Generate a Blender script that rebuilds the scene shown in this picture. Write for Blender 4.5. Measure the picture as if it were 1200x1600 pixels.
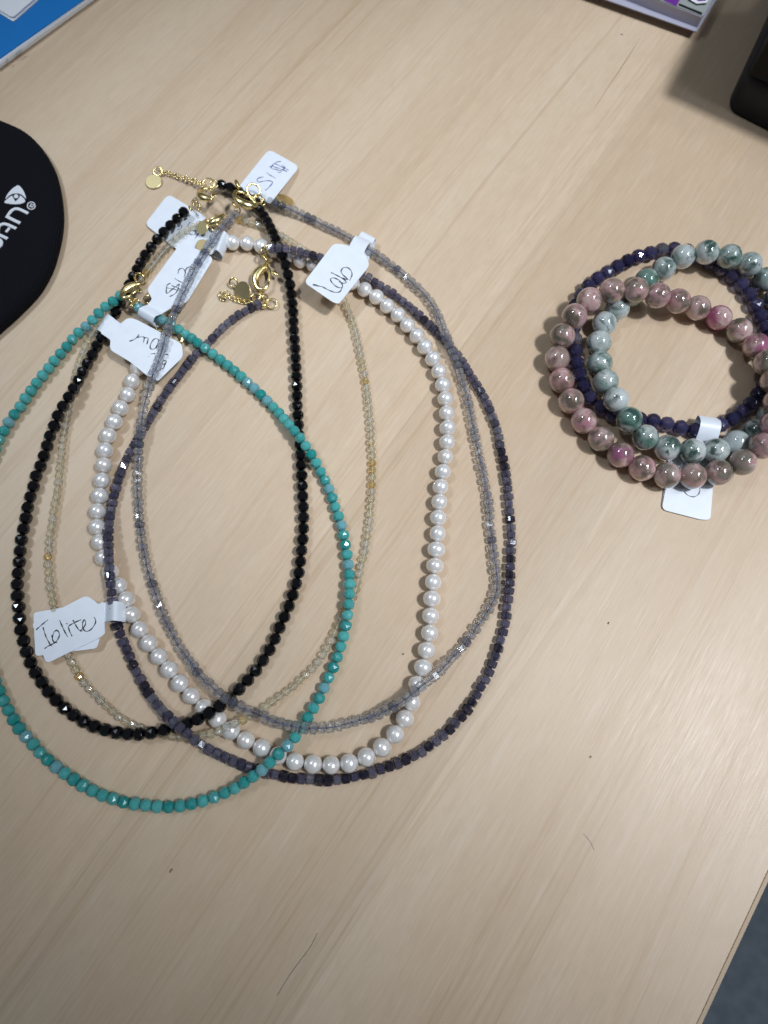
import bpy, bmesh, math, random
import numpy as np
from mathutils import Vector, Matrix, Quaternion

random.seed(7); rng = np.random.default_rng(7)
for o in list(bpy.data.objects): bpy.data.objects.remove(o)
SC = bpy.context.scene
COL = SC.collection

# ------------------------------------------------------------------ camera
FPX, TILT, H = 1067.0, 0.30, 0.205          # focal length in photo pixels, tan(tilt from straight down), height over the desk
ct = 1 / math.sqrt(1 + TILT * TILT); st = TILT * ct
CAM = np.array([0, -H * TILT, H])
cd = bpy.data.cameras.new('camera'); cam = bpy.data.objects.new('camera', cd); COL.objects.link(cam)
cam.location = CAM; cam.rotation_euler = (math.atan(TILT), 0, 0)
cd.sensor_fit = 'VERTICAL'; cd.sensor_height = 36; cd.lens = 36 * FPX / 1600
cd.clip_start = 0.01; cd.clip_end = 20
cd.dof.use_dof = True; cd.dof.focus_distance = 0.205; cd.dof.aperture_fstop = 12.0
SC.camera = cam

# ------------------------------------------------------------------ room light
w = bpy.data.worlds.new('World'); SC.world = w; w.use_nodes = True
bg = w.node_tree.nodes['Background']; bg.inputs[0].default_value = (0.80, 0.90, 1.0, 1); bg.inputs[1].default_value = 0.075
def area(name, loc, target, sx, sy, power, col):
    l = bpy.data.lights.new(name, 'AREA'); l.shape = 'RECTANGLE'; l.size = sx; l.size_y = sy; l.energy = power; l.color = col
    o = bpy.data.objects.new(name, l); COL.objects.link(o); o.location = loc
    o.rotation_euler = (Vector(target) - Vector(loc)).to_track_quat('-Z', 'Y').to_euler()
    return o
COOL = (0.82, 0.905, 1.0)
area('ceiling_tube', (0.80, -0.20, 1.5), (0.80, -0.20, 0), 0.10, 0.80, 4.4, COOL)
area('ceiling_tube', (1.02, -0.60, 1.5), (1.02, -0.60, 0), 0.36, 0.10, 2.0, COOL)
area('ceiling_tube', (1.02, 0.20, 1.5), (1.02, 0.20, 0), 0.36, 0.10, 2.0, COOL)
area('ceiling_panel', (-0.35, 1.1, 1.9), (0, 0, 0), 0.8, 0.5, 2.0, COOL)
def spot(name, loc, target, power, col, size, blend, soft):
    l = bpy.data.lights.new(name, 'SPOT'); l.energy = power; l.color = col; l.spot_size = math.radians(size); l.spot_blend = blend; l.shadow_soft_size = soft
    o = bpy.data.objects.new(name, l); COL.objects.link(o); o.location = loc
    o.rotation_euler = (Vector(target) - Vector(loc)).to_track_quat('-Z', 'Y').to_euler()
spot('pool_spot', (0.80, -0.10, 1.5), (0.125, 0.066, 0), 78, (0.90, 0.94, 1.0), 15.0, 0.10, 0.08)  # added spot; the rim of its pool stands in for the camera holder's shadow
spot('pool_spot', (-0.75, 0.40, 1.4), (-0.115, 0.125, 0), 44, (0.80, 0.90, 1.0), 16.0, 0.8, 0.14)

vs = SC.view_settings
vs.view_transform = 'Standard'; vs.look = 'None'; vs.exposure = 0.0; vs.gamma = 1.0; vs.use_curve_mapping = False
cy = SC.cycles
cy.use_denoising = True; cy.max_bounces = 14; cy.transmission_bounces = 12; cy.transparent_max_bounces = 24
cy.caustics_reflective = False; cy.caustics_refractive = True; cy.blur_glossy = 0.5; cy.sample_clamp_indirect = 4.0
SC.render.engine = 'CYCLES'

# ------------------------------------------------------------------ helpers
def P(x, y, z=0.0):
    """the point at height z over the desk that photo pixel (x, y) shows"""
    d = np.array([x - 600.0, (800 - y) * ct + FPX * st, (800 - y) * st - FPX * ct])
    return CAM + d * ((z - CAM[2]) / d[2])
def V(a): return Vector((float(a[0]), float(a[1]), float(a[2])))

def nodes(name):
    m = bpy.data.materials.new(name); m.use_nodes = True
    nt = m.node_tree
    return m, nt, nt.nodes['Principled BSDF'], nt.nodes['Material Output']
def N(nt, typ, **kw):
    n = nt.nodes.new(typ)
    for k, v in kw.items():
        if k.startswith('i_'):
            key = k[2:]
            n.inputs[int(key) if key.isdigit() else key.replace('_', ' ')].default_value = v
        else: setattr(n, k, v)
    return n
def ramp(nt, src, stops, interp='LINEAR'):
    r = nt.nodes.new('ShaderNodeValToRGB'); r.color_ramp.interpolation = interp
    el = r.color_ramp.elements
    while len(el) < len(stops): el.new(0.5)
    for e, (p, c) in zip(el, stops):
        e.position = p; e.color = c if len(c) == 4 else (*c, 1)
    nt.links.new(src, r.inputs[0]); return r.outputs[0]
def mixc(nt, fac, a, b, blend='MIX'):
    m = nt.nodes.new('ShaderNodeMix'); m.data_type = 'RGBA'; m.blend_type = blend
    for s, v in ((m.inputs[0], fac), (m.inputs[6], a), (m.inputs[7], b)):
        if hasattr(v, 'is_linked'): nt.links.new(v, s)
        else: s.default_value = v if not isinstance(v, tuple) or len(v) == 4 else (*v, 1)
    return m.outputs[2]
def math_(nt, op, a, b=None):
    m = nt.nodes.new('ShaderNodeMath'); m.operation = op
    for s, v in zip(m.inputs, (a, b)):
        if v is None: continue
        if hasattr(v, 'is_linked'): nt.links.new(v, s)
        else: s.default_value = v
    return m.outputs[0]
def simple(name, col, rough=0.5, metal=0.0, **kw):
    m, nt, b, o = nodes(name)
    b.inputs['Base Color'].default_value = (*col, 1); b.inputs['Roughness'].default_value = rough; b.inputs['Metallic'].default_value = metal
    for k, v in kw.items(): b.inputs[k.replace('_', ' ')].default_value = v
    return m

def mesh(name, verts, faces, smooth=False):
    me = bpy.data.meshes.new(name); me.from_pydata([tuple(map(float, v)) for v in verts], [], faces); me.update()
    bm = bmesh.new(); bm.from_mesh(me); bmesh.ops.recalc_face_normals(bm, faces=bm.faces); bm.to_mesh(me); bm.free()
    if smooth: me.polygons.foreach_set('use_smooth', [True] * len(me.polygons))
    return me
def link(name, me, mat, parent=None, loc=(0, 0, 0), quat=None, scale=None, color=None):
    o = bpy.data.objects.new(name, me); COL.objects.link(o)
    if me is not None and mat is not None and not me.materials: me.materials.append(mat)
    loc = Vector(tuple(map(float, loc)))
    if parent is not None:
        o.parent = parent; loc = loc - worldloc(parent)
    o.location = loc; o['wl'] = 0; del o['wl']
    if quat is not None: o.rotation_mode = 'QUATERNION'; o.rotation_quaternion = quat
    if scale is not None: o.scale = scale
    if color is not None: o.color = (*color, 1)
    return o
def worldloc(o):
    l = Vector(o.location)
    while o.parent is not None: o = o.parent; l = l + o.location
    return l
def solid(name, verts, faces, mat, parent=None, smooth=False):
    """a mesh given in desk coordinates, its origin moved to its own middle"""
    v = np.array(verts, float); c = v.mean(0)
    return link(name, mesh(name, v - c, faces, smooth), mat, parent, c)
def thing(name, label, cat, loc, group=None):
    o = bpy.data.objects.new(name, None); COL.objects.link(o); o.location = tuple(map(float, loc)); o.empty_display_size = 0.01
    return tag(o, label, cat, group)
def tag(o, label, cat, group=None):
    o['label'] = label; o['category'] = cat
    if group: o['group'] = group
    return o

def catmull(pts, step=2.0, closed=False):
    p = np.array(pts, float); n = len(p); out = []
    idx = range(n if closed else n - 1)
    g = (lambda i: p[i % n]) if closed else (lambda i: p[min(max(i, 0), n - 1)] if 0 <= i < n else (2 * p[0] - p[1] if i < 0 else 2 * p[-1] - p[-2]))
    for i in idx:
        a, b, c, d = g(i - 1), g(i), g(i + 1), g(i + 2)
        k = max(2, int(np.linalg.norm(c - b) / step))
        for t in np.arange(k) / k:
            out.append(0.5 * (2 * b + (c - a) * t + (2 * a - 5 * b + 4 * c - d) * t * t + (3 * b - a - 3 * c + d) * t ** 3))
    if not closed: out.append(p[-1])
    return np.array(out)
def chaikin(poly, it=2, q=0.25):
    p = np.array(poly, float)
    for _ in range(it):
        nx = np.roll(p, -1, 0)
        p = np.stack([p * (1 - q) + nx * q, p * q + nx * (1 - q)], 1).reshape(-1, p.shape[1])
    return p
def round_poly(poly, rad):
    """round every corner of a polygon with radius-like cut rad (per corner list or number)"""
    p = np.array(poly, float); n = len(p); out = []
    for i in range(n):
        r = rad[i] if hasattr(rad, '__len__') else rad
        a, b, c = p[i - 1], p[i], p[(i + 1) % n]
        da, dc = np.linalg.norm(a - b), np.linalg.norm(c - b)
        r = min(r, da * 0.49, dc * 0.49)
        if r < 0.01: out.append(b); continue
        s, e = b + (a - b) / da * r, b + (c - b) / dc * r
        for t in np.linspace(0, 1, 6): out.append((1 - t) ** 2 * s + 2 * t * (1 - t) * b + t * t * e)
    return np.array(out)
def slab(name, outline, zfun, thick, mat, parent=None):
    """flat plate: outline in xy (desk coordinates), lower face at zfun(xy)"""
    n = len(outline); v = []
    for k in (0, thick):
        for q in outline: v.append((q[0], q[1], zfun(q) + k))
    f = [list(range(n))[::-1], list(range(n, 2 * n))] + [[i, (i + 1) % n, n + (i + 1) % n, n + i] for i in range(n)]
    return solid(name, v, f, mat, parent)
def tube_geo(path, radii, seg=8, flat=1.0, closed=False):
    p = np.array(path, float); n = len(p)
    r = np.full(n, radii) if np.isscalar(radii) else np.array(radii, float)
    v = []; f = []; up = np.array([0, 0, 1.0])
    for i in range(n):
        t = (p[(i + 1) % n] - p[i - 1]) if closed else p[min(i + 1, n - 1)] - p[max(i - 1, 0)]
        t = t / (np.linalg.norm(t) + 1e-12)
        s = np.cross(t, up)
        if np.linalg.norm(s) < 1e-3: s = np.cross(t, [1.0, 0, 0])
        s /= np.linalg.norm(s); u = np.cross(s, t)
        for k in range(seg):
            a = 2 * math.pi * k / seg
            v.append(p[i] + r[i] * (math.cos(a) * s + flat * math.sin(a) * u))
    for i in range(n if closed else n - 1):
        j = (i + 1) % n
        for k in range(seg):
            k2 = (k + 1) % seg
            f.append([i * seg + k, i * seg + k2, j * seg + k2, j * seg + k])
    if not closed:
        f.append(list(range(seg))[::-1]); f.append([(n - 1) * seg + k for k in range(seg)])
    return v, f
def tube(name, path, radii, mat, parent=None, seg=8, flat=1.0, closed=False):
    v, f = tube_geo(path, radii, seg, flat, closed)
    return solid(name, v, f, mat, parent, True)

# ------------------------------------------------------------------ materials
GRAIN = math.atan2(0.8274, 0.5616)          # grain direction on the desk
def strips():
    """glued-up strips of slightly different tone: boundaries given by a pixel each strip's edge runs through"""
    n = np.array([math.sin(GRAIN), -math.cos(GRAIN)]); out = [(0.0, (0.97, 0.96, 0.95))]
    for x, y, t in [(60, 120, 1.02), (330, 60, 0.985), (715, 184, 1.035), (963, 117, 1.06), (1010, 140, 0.985), (1150, 250, 0.95), (1180, 420, 1.02), (900, 1300, 1.03)]:
        out.append(((float(P(x, y)[:2] @ n) + 0.25) / 0.40, (t, t * (0.995 if t < 1 else 1.0), t * (0.985 if t < 1 else 1.0))))
    out = sorted(out); return [o for o in out if 0 <= o[0] <= 1]
def xx2(nt, tc, wob):
    sx = N(nt, 'ShaderNodeSeparateXYZ'); nt.links.new(tc.outputs['Object'], sx.inputs[0])
    return math_(nt, 'ADD', sx.outputs[0], math_(nt, 'MULTIPLY', math_(nt, 'SUBTRACT', wob, 0.5), 0.006))
def wood_material():
    m, nt, b, o = nodes('birch_wood')
    tc = N(nt, 'ShaderNodeTexCoord'); L = nt.links.new
    def mapped(sx, sy, off=0.0):
        mp = N(nt, 'ShaderNodeMapping'); mp.inputs['Scale'].default_value = (sx, sy, 1); mp.inputs['Location'].default_value = (off, off * 0.7, 0)
        L(tc.outputs['Object'], mp.inputs[0]); return mp.outputs[0]
    def noise(vec, scale, detail=3, rough=0.55, dist=0.0):
        n = N(nt, 'ShaderNodeTexNoise'); n.inputs['Scale'].default_value = scale; n.inputs['Detail'].default_value = detail
        n.inputs['Roughness'].default_value = rough; n.inputs['Distortion'].default_value = dist; L(vec, n.inputs['Vector']); return n.outputs[0]
    # local x across the grain, local y along it
    broad = noise(mapped(1, 0.05), 26, 2)
    col = ramp(nt, broad, [(0.34, (0.632, 0.474, 0.328)), (0.52, (0.660, 0.508, 0.360)), (0.68, (0.684, 0.543, 0.396))])
    # growth lines: narrow darker honey lines, unevenly spaced, slightly wandering
    warp = noise(mapped(1, 0.10, 3.1), 9, 2)
    sx = N(nt, 'ShaderNodeSeparateXYZ'); L(tc.outputs['Object'], sx.inputs[0])
    xx = math_(nt, 'ADD', sx.outputs[0], math_(nt, 'MULTIPLY', warp, 0.05))
    cx = N(nt, 'ShaderNodeCombineXYZ'); L(xx, cx.inputs[0])
    lines = noise(cx.outputs[0], 150, 2, 0.6)
    lm = ramp(nt, lines, [(0.535, (0, 0, 0)), (0.565, (1, 1, 1)), (0.575, (0.6, 0.6, 0.6)), (0.64, (0, 0, 0))])
    part = ramp(nt, noise(mapped(1, 0.10, 7.7), 20, 2), [(0.35, (0.15,) * 3), (0.65, (1, 1, 1))])
    lf = math_(nt, 'MULTIPLY', math_(nt, 'MULTIPLY', lm, part), 0.44)
    col = mixc(nt, lf, col, (0.490, 0.325, 0.190))
    # fine fibres
    fib = noise(mapped(1, 0.05, 1.3), 1900, 3, 0.65)
    col = mixc(nt, math_(nt, 'MULTIPLY', ramp(nt, fib, [(0.40, (1, 1, 1)), (0.60, (0, 0, 0))]), 0.22), col, mixc(nt, 1.0, col, (0.76, 0.68, 0.60), 'MULTIPLY'))
    pale = noise(mapped(1, 0.05, 5.5), 800, 3, 0.6)
    col = mixc(nt, math_(nt, 'MULTIPLY', ramp(nt, pale, [(0.52, (0, 0, 0)), (0.70, (1, 1, 1))]), 0.26), col, (0.74, 0.650, 0.54))
    mp = N(nt, 'ShaderNodeMapRange'); mp.inputs['From Min'].default_value = -0.25; mp.inputs['From Max'].default_value = 0.15; L(xx2(nt, tc, noise(mapped(1, 0.10, 9.0), 6, 1)), mp.inputs['Value'])
    col = mixc(nt, 1.0, col, ramp(nt, mp.outputs[0], strips(), 'CONSTANT'), 'MULTIPLY')
    # cross-grain flecks of birch figure
    fl = noise(mapped(1, 0.55, 2.2), 240, 2, 0.6, 0.4)
    col = mixc(nt, math_(nt, 'MULTIPLY', ramp(nt, fl, [(0.50, (0, 0, 0)), (0.68, (1, 1, 1))]), 0.16), col, (0.52, 0.40, 0.27))
    # tiny pores and specks
    vo = N(nt, 'ShaderNodeTexVoronoi'); vo.inputs['Scale'].default_value = 26; L(mapped(1, 0.6), vo.inputs['Vector'])
    speck = ramp(nt, vo.outputs['Distance'], [(0.0, (1, 1, 1)), (0.022, (1, 1, 1)), (0.034, (0, 0, 0))])
    sel = ramp(nt, vo.outputs['Color'], [(0.55, (0, 0, 0)), (0.57, (1, 1, 1))])
    col = mixc(nt, math_(nt, 'MULTIPLY', math_(nt, 'MULTIPLY', speck, sel), 0.6), col, (0.16, 0.10, 0.06))
    L(col, b.inputs['Base Color'])
    rr = ramp(nt, fib, [(0.3, (0.36,) * 3), (0.7, (0.50,) * 3)])
    L(rr, b.inputs['Roughness'])
    b.inputs['Specular IOR Level'].default_value = 0.42
    bp = N(nt, 'ShaderNodeBump'); bp.inputs['Strength'].default_value = 0.16; bp.inputs['Distance'].default_value = 0.0003
    L(fib, bp.inputs['Height']); L(bp.outputs[0], b.inputs['Normal'])
    return m

def bead_tint(nt): return N(nt, 'ShaderNodeObjectInfo')
def gem_material(name, rough, ior, clear, trans, sss=0.0, cloud=0.0, cloudcol=(1, 1, 1), bump=0.0):
    """faceted stone: tint from the bead's own colour, partly see-through"""
    m, nt, b, o = nodes(name); L = nt.links.new
    oi = bead_tint(nt); tc = N(nt, 'ShaderNodeTexCoord')
    off = N(nt, 'ShaderNodeVectorMath', operation='ADD'); L(tc.outputs['Object'], off.inputs[0])
    sc = N(nt, 'ShaderNodeVectorMath', operation='SCALE'); L(oi.outputs['Location'], sc.inputs[0]); sc.inputs['Scale'].default_value = 37.0
    L(sc.outputs[0], off.inputs[1])
    n = N(nt, 'ShaderNodeTexNoise'); n.inputs['Scale'].default_value = 480; n.inputs['Detail'].default_value = 3; L(off.outputs[0], n.inputs['Vector'])
    c = mixc(nt, math_(nt, 'MULTIPLY', ramp(nt, n.outputs[0], [(0.42, (0, 0, 0)), (0.68, (1, 1, 1))]), cloud), oi.outputs['Color'], cloudcol)
    L(c, b.inputs['Base Color'])
    b.inputs['Roughness'].default_value = rough; b.inputs['IOR'].default_value = ior
    b.inputs['Transmission Weight'].default_value = trans
    b.inputs['Subsurface Weight'].default_value = sss; b.inputs['Subsurface Radius'].default_value = (1, 1, 1); b.inputs['Subsurface Scale'].default_value = 0.0012
    if clear > 0:
        t = N(nt, 'ShaderNodeBsdfTransparent'); L(mixc(nt, 0.35, oi.outputs['Color'], (1, 1, 1)), t.inputs[0])
        mx = N(nt, 'ShaderNodeMixShader'); mx.inputs[0].default_value = clear
        L(b.outputs[0], mx.inputs[1]); L(t.outputs[0], mx.inputs[2]); L(mx.outputs[0], o.inputs['Surface'])
    return m
def stone_material(name, stops, scale, vein, veinamt, seed):
    """polished opaque stone with mottled patches, different on every bead"""
    m, nt, b, o = nodes(name); L = nt.links.new
    oi = bead_tint(nt); tc = N(nt, 'ShaderNodeTexCoord')
    sc = N(nt, 'ShaderNodeVectorMath', operation='SCALE'); L(oi.outputs['Location'], sc.inputs[0]); sc.inputs['Scale'].default_value = 41.0 + seed
    off = N(nt, 'ShaderNodeVectorMath', operation='ADD'); L(tc.outputs['Object'], off.inputs[0]); L(sc.outputs[0], off.inputs[1])
    def noise(s, d, r, dist):
        n = N(nt, 'ShaderNodeTexNoise'); n.inputs['Scale'].default_value = s; n.inputs['Detail'].default_value = d
        n.inputs['Roughness'].default_value = r; n.inputs['Distortion'].default_value = dist; L(off.outputs[0], n.inputs['Vector']); return n.outputs[0]
    base = ramp(nt, noise(scale, 4, 0.55, 0.6), stops)
    c = mixc(nt, ramp(nt, noise(scale * 0.8, 2, 0.5, 0.3), [(0.43, (0.05,) * 3), (0.56, (0.88,) * 3)]), base, oi.outputs['Color'])
    c = mixc(nt, math_(nt, 'MULTIPLY', ramp(nt, noise(scale * 1.1, 3, 0.5, 0.5), [(0.57, (0, 0, 0)), (0.66, (1, 1, 1))]), veinamt), c, vein)
    c = mixc(nt, math_(nt, 'MULTIPLY', ramp(nt, noise(scale * 7, 3, 0.6, 0.2), [(0.45, (0, 0, 0)), (0.75, (1, 1, 1))]), 0.25), c, mixc(nt, 1.0, c, (0.6, 0.58, 0.56), 'MULTIPLY'))
    L(c, b.inputs['Base Color'])
    b.inputs['Roughness'].default_value = 0.10; b.inputs['Coat Weight'].default_value = 1.0; b.inputs['Coat IOR'].default_value = 1.75; b.inputs['Coat Roughness'].default_value = 0.03
    b.inputs['Subsurface Weight'].default_value = 0.18; b.inputs['Subsurface Radius'].default_value = (1, 1, 1); b.inputs['Subsurface Scale'].default_value = 0.0012
    return m
def pearl_material():
    m, nt, b, o = nodes('pearl_nacre'); L = nt.links.new
    oi = bead_tint(nt)
    L(oi.outputs['Color'], b.inputs['Base Color'])
    b.inputs['Roughness'].default_value = 0.27; b.inputs['Coat Weight'].default_value = 1.0; b.inputs['Coat Roughness'].default_value = 0.10
    b.inputs['Metallic'].default_value = 0.34
    b.inputs['Subsurface Weight'].default_value = 0.2; b.inputs['Subsurface Radius'].default_value = (1, 0.9, 0.85); b.inputs['Subsurface Scale'].default_value = 0.001
    b.inputs['Thin Film Thickness'].default_value = 0
    tc = N(nt, 'ShaderNodeTexCoord'); n = N(nt, 'ShaderNodeTexNoise'); n.inputs['Scale'].default_value = 700; L(tc.outputs['Object'], n.inputs['Vector'])
    bp = N(nt, 'ShaderNodeBump'); bp.inputs['Strength'].default_value = 0.10; bp.inputs['Distance'].default_value = 0.0004; L(n.outputs[0], bp.inputs['Height']); L(bp.outputs[0], b.inputs['Normal'])
    return m
def paper_material():
    m, nt, b, o = nodes('tag_paper'); L = nt.links.new
    tc = N(nt, 'ShaderNodeTexCoord'); n = N(nt, 'ShaderNodeTexNoise'); n.inputs['Scale'].default_value = 260; n.inputs['Detail'].default_value = 5; L(tc.outputs['Object'], n.inputs['Vector'])
    L(ramp(nt, n.outputs[0], [(0.35, (0.79, 0.84, 0.92)), (0.65, (0.83, 0.875, 0.95))]), b.inputs['Base Color'])
    b.inputs['Roughness'].default_value = 0.38
    bp = N(nt, 'ShaderNodeBump'); bp.inputs['Strength'].default_value = 0.12; bp.inputs['Distance'].default_value = 0.0002; L(n.outputs[0], bp.inputs['Height']); L(bp.outputs[0], b.inputs['Normal'])
    return m
def fabric_material():
    m, nt, b, o = nodes('black_jersey'); L = nt.links.new
    tc = N(nt, 'ShaderNodeTexCoord'); wv = N(nt, 'ShaderNodeTexWave'); wv.inputs['Scale'].default_value = 620; wv.inputs['Distortion'].default_value = 1.0
    L(tc.outputs['Object'], wv.inputs['Vector'])
    L(ramp(nt, wv.outputs[0], [(0.2, (0.0025, 0.0025, 0.004)), (0.9, (0.008, 0.0085, 0.013))]), b.inputs['Base Color'])
    b.inputs['Roughness'].default_value = 0.9; b.inputs['Specular IOR Level'].default_value = 0.15
    bp = N(nt, 'ShaderNodeBump'); bp.inputs['Strength'].default_value = 0.5; bp.inputs['Distance'].default_value = 0.0003; L(wv.outputs[0], bp.inputs['Height']); L(bp.outputs[0], b.inputs['Normal'])
    return m
def floor_material():
    m, nt, b, o = nodes('carpet'); L = nt.links.new
    tc = N(nt, 'ShaderNodeTexCoord'); n = N(nt, 'ShaderNodeTexNoise'); n.inputs['Scale'].default_value = 60; n.inputs['Detail'].default_value = 4; L(tc.outputs['Object'], n.inputs['Vector'])
    L(ramp(nt, n.outputs[0], [(0.35, (0.235, 0.275, 0.33)), (0.65, (0.31, 0.35, 0.405))]), b.inputs['Base Color']); b.inputs['Roughness'].default_value = 0.95
    return m

M = dict(
    wood=wood_material(), floor=floor_material(), paper=paper_material(), fabric=fabric_material(), pearl=pearl_material(),
    edge=simple('edge_band', (0.56, 0.42, 0.29), 0.5),
    black=gem_material('black_stone', 0.035, 1.7, 0.0, 0.0),
    teal=gem_material('teal_stone', 0.12, 1.55, 0.08, 0.15, 0.5, 0.30, (0.20, 0.48, 0.50)),
    citrine=gem_material('pale_yellow_stone', 0.03, 1.52, 0.38, 0.80, 0.0, 0.42, (0.93, 0.91, 0.80)),
    iolite=gem_material('smoky_blue_stone', 0.07, 1.54, 0.24, 0.62, 0.0, 0.30, (0.22, 0.20, 0.24)),
    lab=gem_material('grey_clear_stone', 0.05, 1.52, 0.30, 0.82, 0.0, 0.25, (0.58, 0.60, 0.62)),
    navy=gem_material('navy_stone', 0.04, 1.6, 0.22, 0.70, 0.0, 0.25, (0.10, 0.08, 0.12)),
    jade=stone_material('mottled_green_stone', [(0.38, (0.03, 0.075, 0.055)), (0.45, (0.20, 0.27, 0.24)), (0.52, (0.42, 0.48, 0.46)), (0.62, (0.58, 0.62, 0.61))], 170, (0.030, 0.075, 0.060), 0.9, 3),
    pink=stone_material('mottled_pink_stone', [(0.40, (0.12, 0.095, 0.068)), (0.46, (0.27, 0.205, 0.165)), (0.52, (0.48, 0.27, 0.27)), (0.60, (0.62, 0.47, 0.44))], 170, (0.13, 0.095, 0.075), 0.8, 11),
    gold=simple('gold_metal', (0.97, 0.79, 0.38), 0.26, 1.0),
    gold2=simple('gold_brushed', (0.90, 0.74, 0.40), 0.36, 1.0),
    thread=simple('blue_thread', (0.05, 0.07, 0.20), 0.7),
    white_thread=simple('white_thread', (0.75, 0.74, 0.72), 0.7),
    dark_thread=simple('black_thread', (0.01, 0.01, 0.012), 0.7),
    teal_thread=simple('teal_thread', (0.03, 0.12, 0.16), 0.7),
    ink=simple('black_ink', (0.012, 0.013, 0.016), 0.5), blue_ink=simple('blue_ink', (0.07, 0.07, 0.26), 0.5),
    blue=simple('blue_cover', (0.0, 0.17, 0.52), 0.38), white=simple('white_page', (0.82, 0.84, 0.88), 0.45), grey_line=simple('grey_print', (0.25, 0.27, 0.28), 0.5),
    lilac=simple('lilac_page', (0.45, 0.45, 0.56), 0.55), purple=simple('purple_print', (0.16, 0.03, 0.30), 0.35), greyg=simple('grey_green_print', (0.33, 0.36, 0.35), 0.4),
    plastic=simple('black_plastic', (0.004, 0.004, 0.005), 0.6, Specular_IOR_Level=0.2), navyplastic=simple('navy_plastic', (0.005, 0.007, 0.014), 0.5, Specular_IOR_Level=0.3),
    streak=simple('brown_streak', (0.30, 0.17, 0.09), 0.5),
    logo=simple('white_thread_print', (0.72, 0.74, 0.80), 0.6), hair=simple('dark_hair', (0.14, 0.12, 0.115), 0.6), dirt=simple('brown_crumb', (0.26, 0.19, 0.13), 0.8),
)

# ------------------------------------------------------------------ the desk and the floor
def desk():
    g = np.array([math.cos(GRAIN), math.sin(GRAIN)]); n = np.array([g[1], -g[0]])        # n points to the free edge at lower right
    e = P(1149, 1490, 0)[:2]; de = float(e @ n) - 0.0013
    hx0, hx1, hy = -0.55, de, 0.6; r = 0.00025; th = 0.022
    prof = [(hx0, 0)] + [(de - r + r * math.sin(a), -r + r * math.cos(a)) for a in np.linspace(0, math.pi / 2, 6)] + [(de, -th), (hx0, -th)]
    v = []; k = len(prof)
    for s in (-hy, hy):
        for (x, z) in prof: v.append((x, s, z))
    f = [list(range(k)), list(range(k, 2 * k))[::-1]] + [[i, (i + 1) % k, k + (i + 1) % k, k + i] for i in range(k)]
    o = link('desk_top', mesh('desk_top', v, f), M['wood']); o.rotation_euler = (0, 0, GRAIN - math.pi / 2); o['kind'] = 'structure'
    b = []
    for s in (-hy, hy):
        for (x, z) in [(de + 0.00016, -0.00012), (de + 0.0013, -0.0003), (de + 0.0013, -th), (de + 0.00016, -th)]: b.append((x, s, z))
    link('edge_band', mesh('edge_band', b, [[0, 1, 2, 3], [7, 6, 5, 4], [0, 4, 5, 1], [1, 5, 6, 2], [2, 6, 7, 3], [3, 7, 4, 0]]), M['edge'], o)
    fl = link('floor', mesh('floor', [(-3, -3, 0), (3, -3, 0), (3, 3, 0), (-3, 3, 0)], [[0, 1, 2, 3]]), M['floor'], None, (0, 0, -0.72)); fl['kind'] = 'structure'
desk()

# ------------------------------------------------------------------ bead shapes (unit: millimetre-true, axis = local z)
def hull(points):
    bm = bmesh.new()
    for p in points: bm.verts.new(p)
    bmesh.ops.convex_hull(bm, input=bm.verts)
    bmesh.ops.dissolve_limit(bm, angle_limit=math.radians(2), verts=bm.verts, edges=bm.edges)
    loose = [v for v in bm.verts if not v.link_faces]
    bmesh.ops.delete(bm, geom=loose, context='VERTS')
    bmesh.ops.recalc_face_normals(bm, faces=bm.faces)
    me = bpy.data.meshes.new('bead'); bm.to_mesh(me); bm.free(); return me
def faceted(radius, length, n=9, jit=0.03, seed=0):
    """round faceted bead: staggered rings of flat facets between two drilled ends"""
    rr = random.Random(seed); pts = []
    for k, (zf, rf) in enumerate([(-1.0, 0.36), (-0.80, 0.74), (-0.30, 0.985), (0.30, 0.985), (0.80, 0.74), (1.0, 0.36)]):
        m = n if k in (1, 2, 3, 4) else 6
        for i in range(m):
            a = 2 * math.pi * (i + 0.5 * (k % 2)) / m
            q = 1 + rr.uniform(-jit, jit)
            pts.append((radius * rf * q * math.cos(a), radius * rf * q * math.sin(a), zf * length / 2))
    return hull(pts)
def cubelet(side, length, ch=0.20, jit=0.06, seed=0):
    """small cube bead with broken corners and edges"""
    rr = random.Random(seed); pts = []
    a = side / 2; l = length / 2; c = ch * side
    for sx in (-1, 1):
        for sy in (-1, 1):
            for sz in (-1, 1):
                q = 1 + rr.uniform(-jit, jit)
                pts += [(sx * (a - c) * q, sy * a * q, sz * (l - c * 0.9)), (sx * a * q, sy * (a - c) * q, sz * (l - c * 0.9)), (sx * (a - c) * q, sy * (a - c) * q, sz * l * q)]
    return hull(pts)
def ball(radius, length, seg=20, rings=12, wob=0.0, seed=0, hole=0.12):
    rr = random.Random(seed); ph = [rr.uniform(0, 6.28) for _ in range(4)]
    v = []; f = []
    th = np.linspace(math.asin(hole), math.pi - math.asin(hole), rings)
    for t in th:
        for k in range(seg):
            a = 2 * math.pi * k / seg
            q = 1 + wob * (math.sin(2 * a + ph[0]) * math.sin(t) + 0.7 * math.cos(t * 2 + ph[1]) + 0.5 * math.sin(3 * a + ph[2]))
            v.append((radius * q * math.sin(t) * math.cos(a), radius * q * math.sin(t) * math.sin(a), length / 2 * q * math.cos(t)))
    for i in range(rings - 1):
        for k in range(seg):
            k2 = (k + 1) % seg; f.append([i * seg + k, (i + 1) * seg + k, (i + 1) * seg + k2, i * seg + k2])
    f.append(list(range(seg))); f.append([(rings - 1) * seg + k for k in range(seg)][::-1])
    return mesh('bead', v, f, True)

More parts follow.
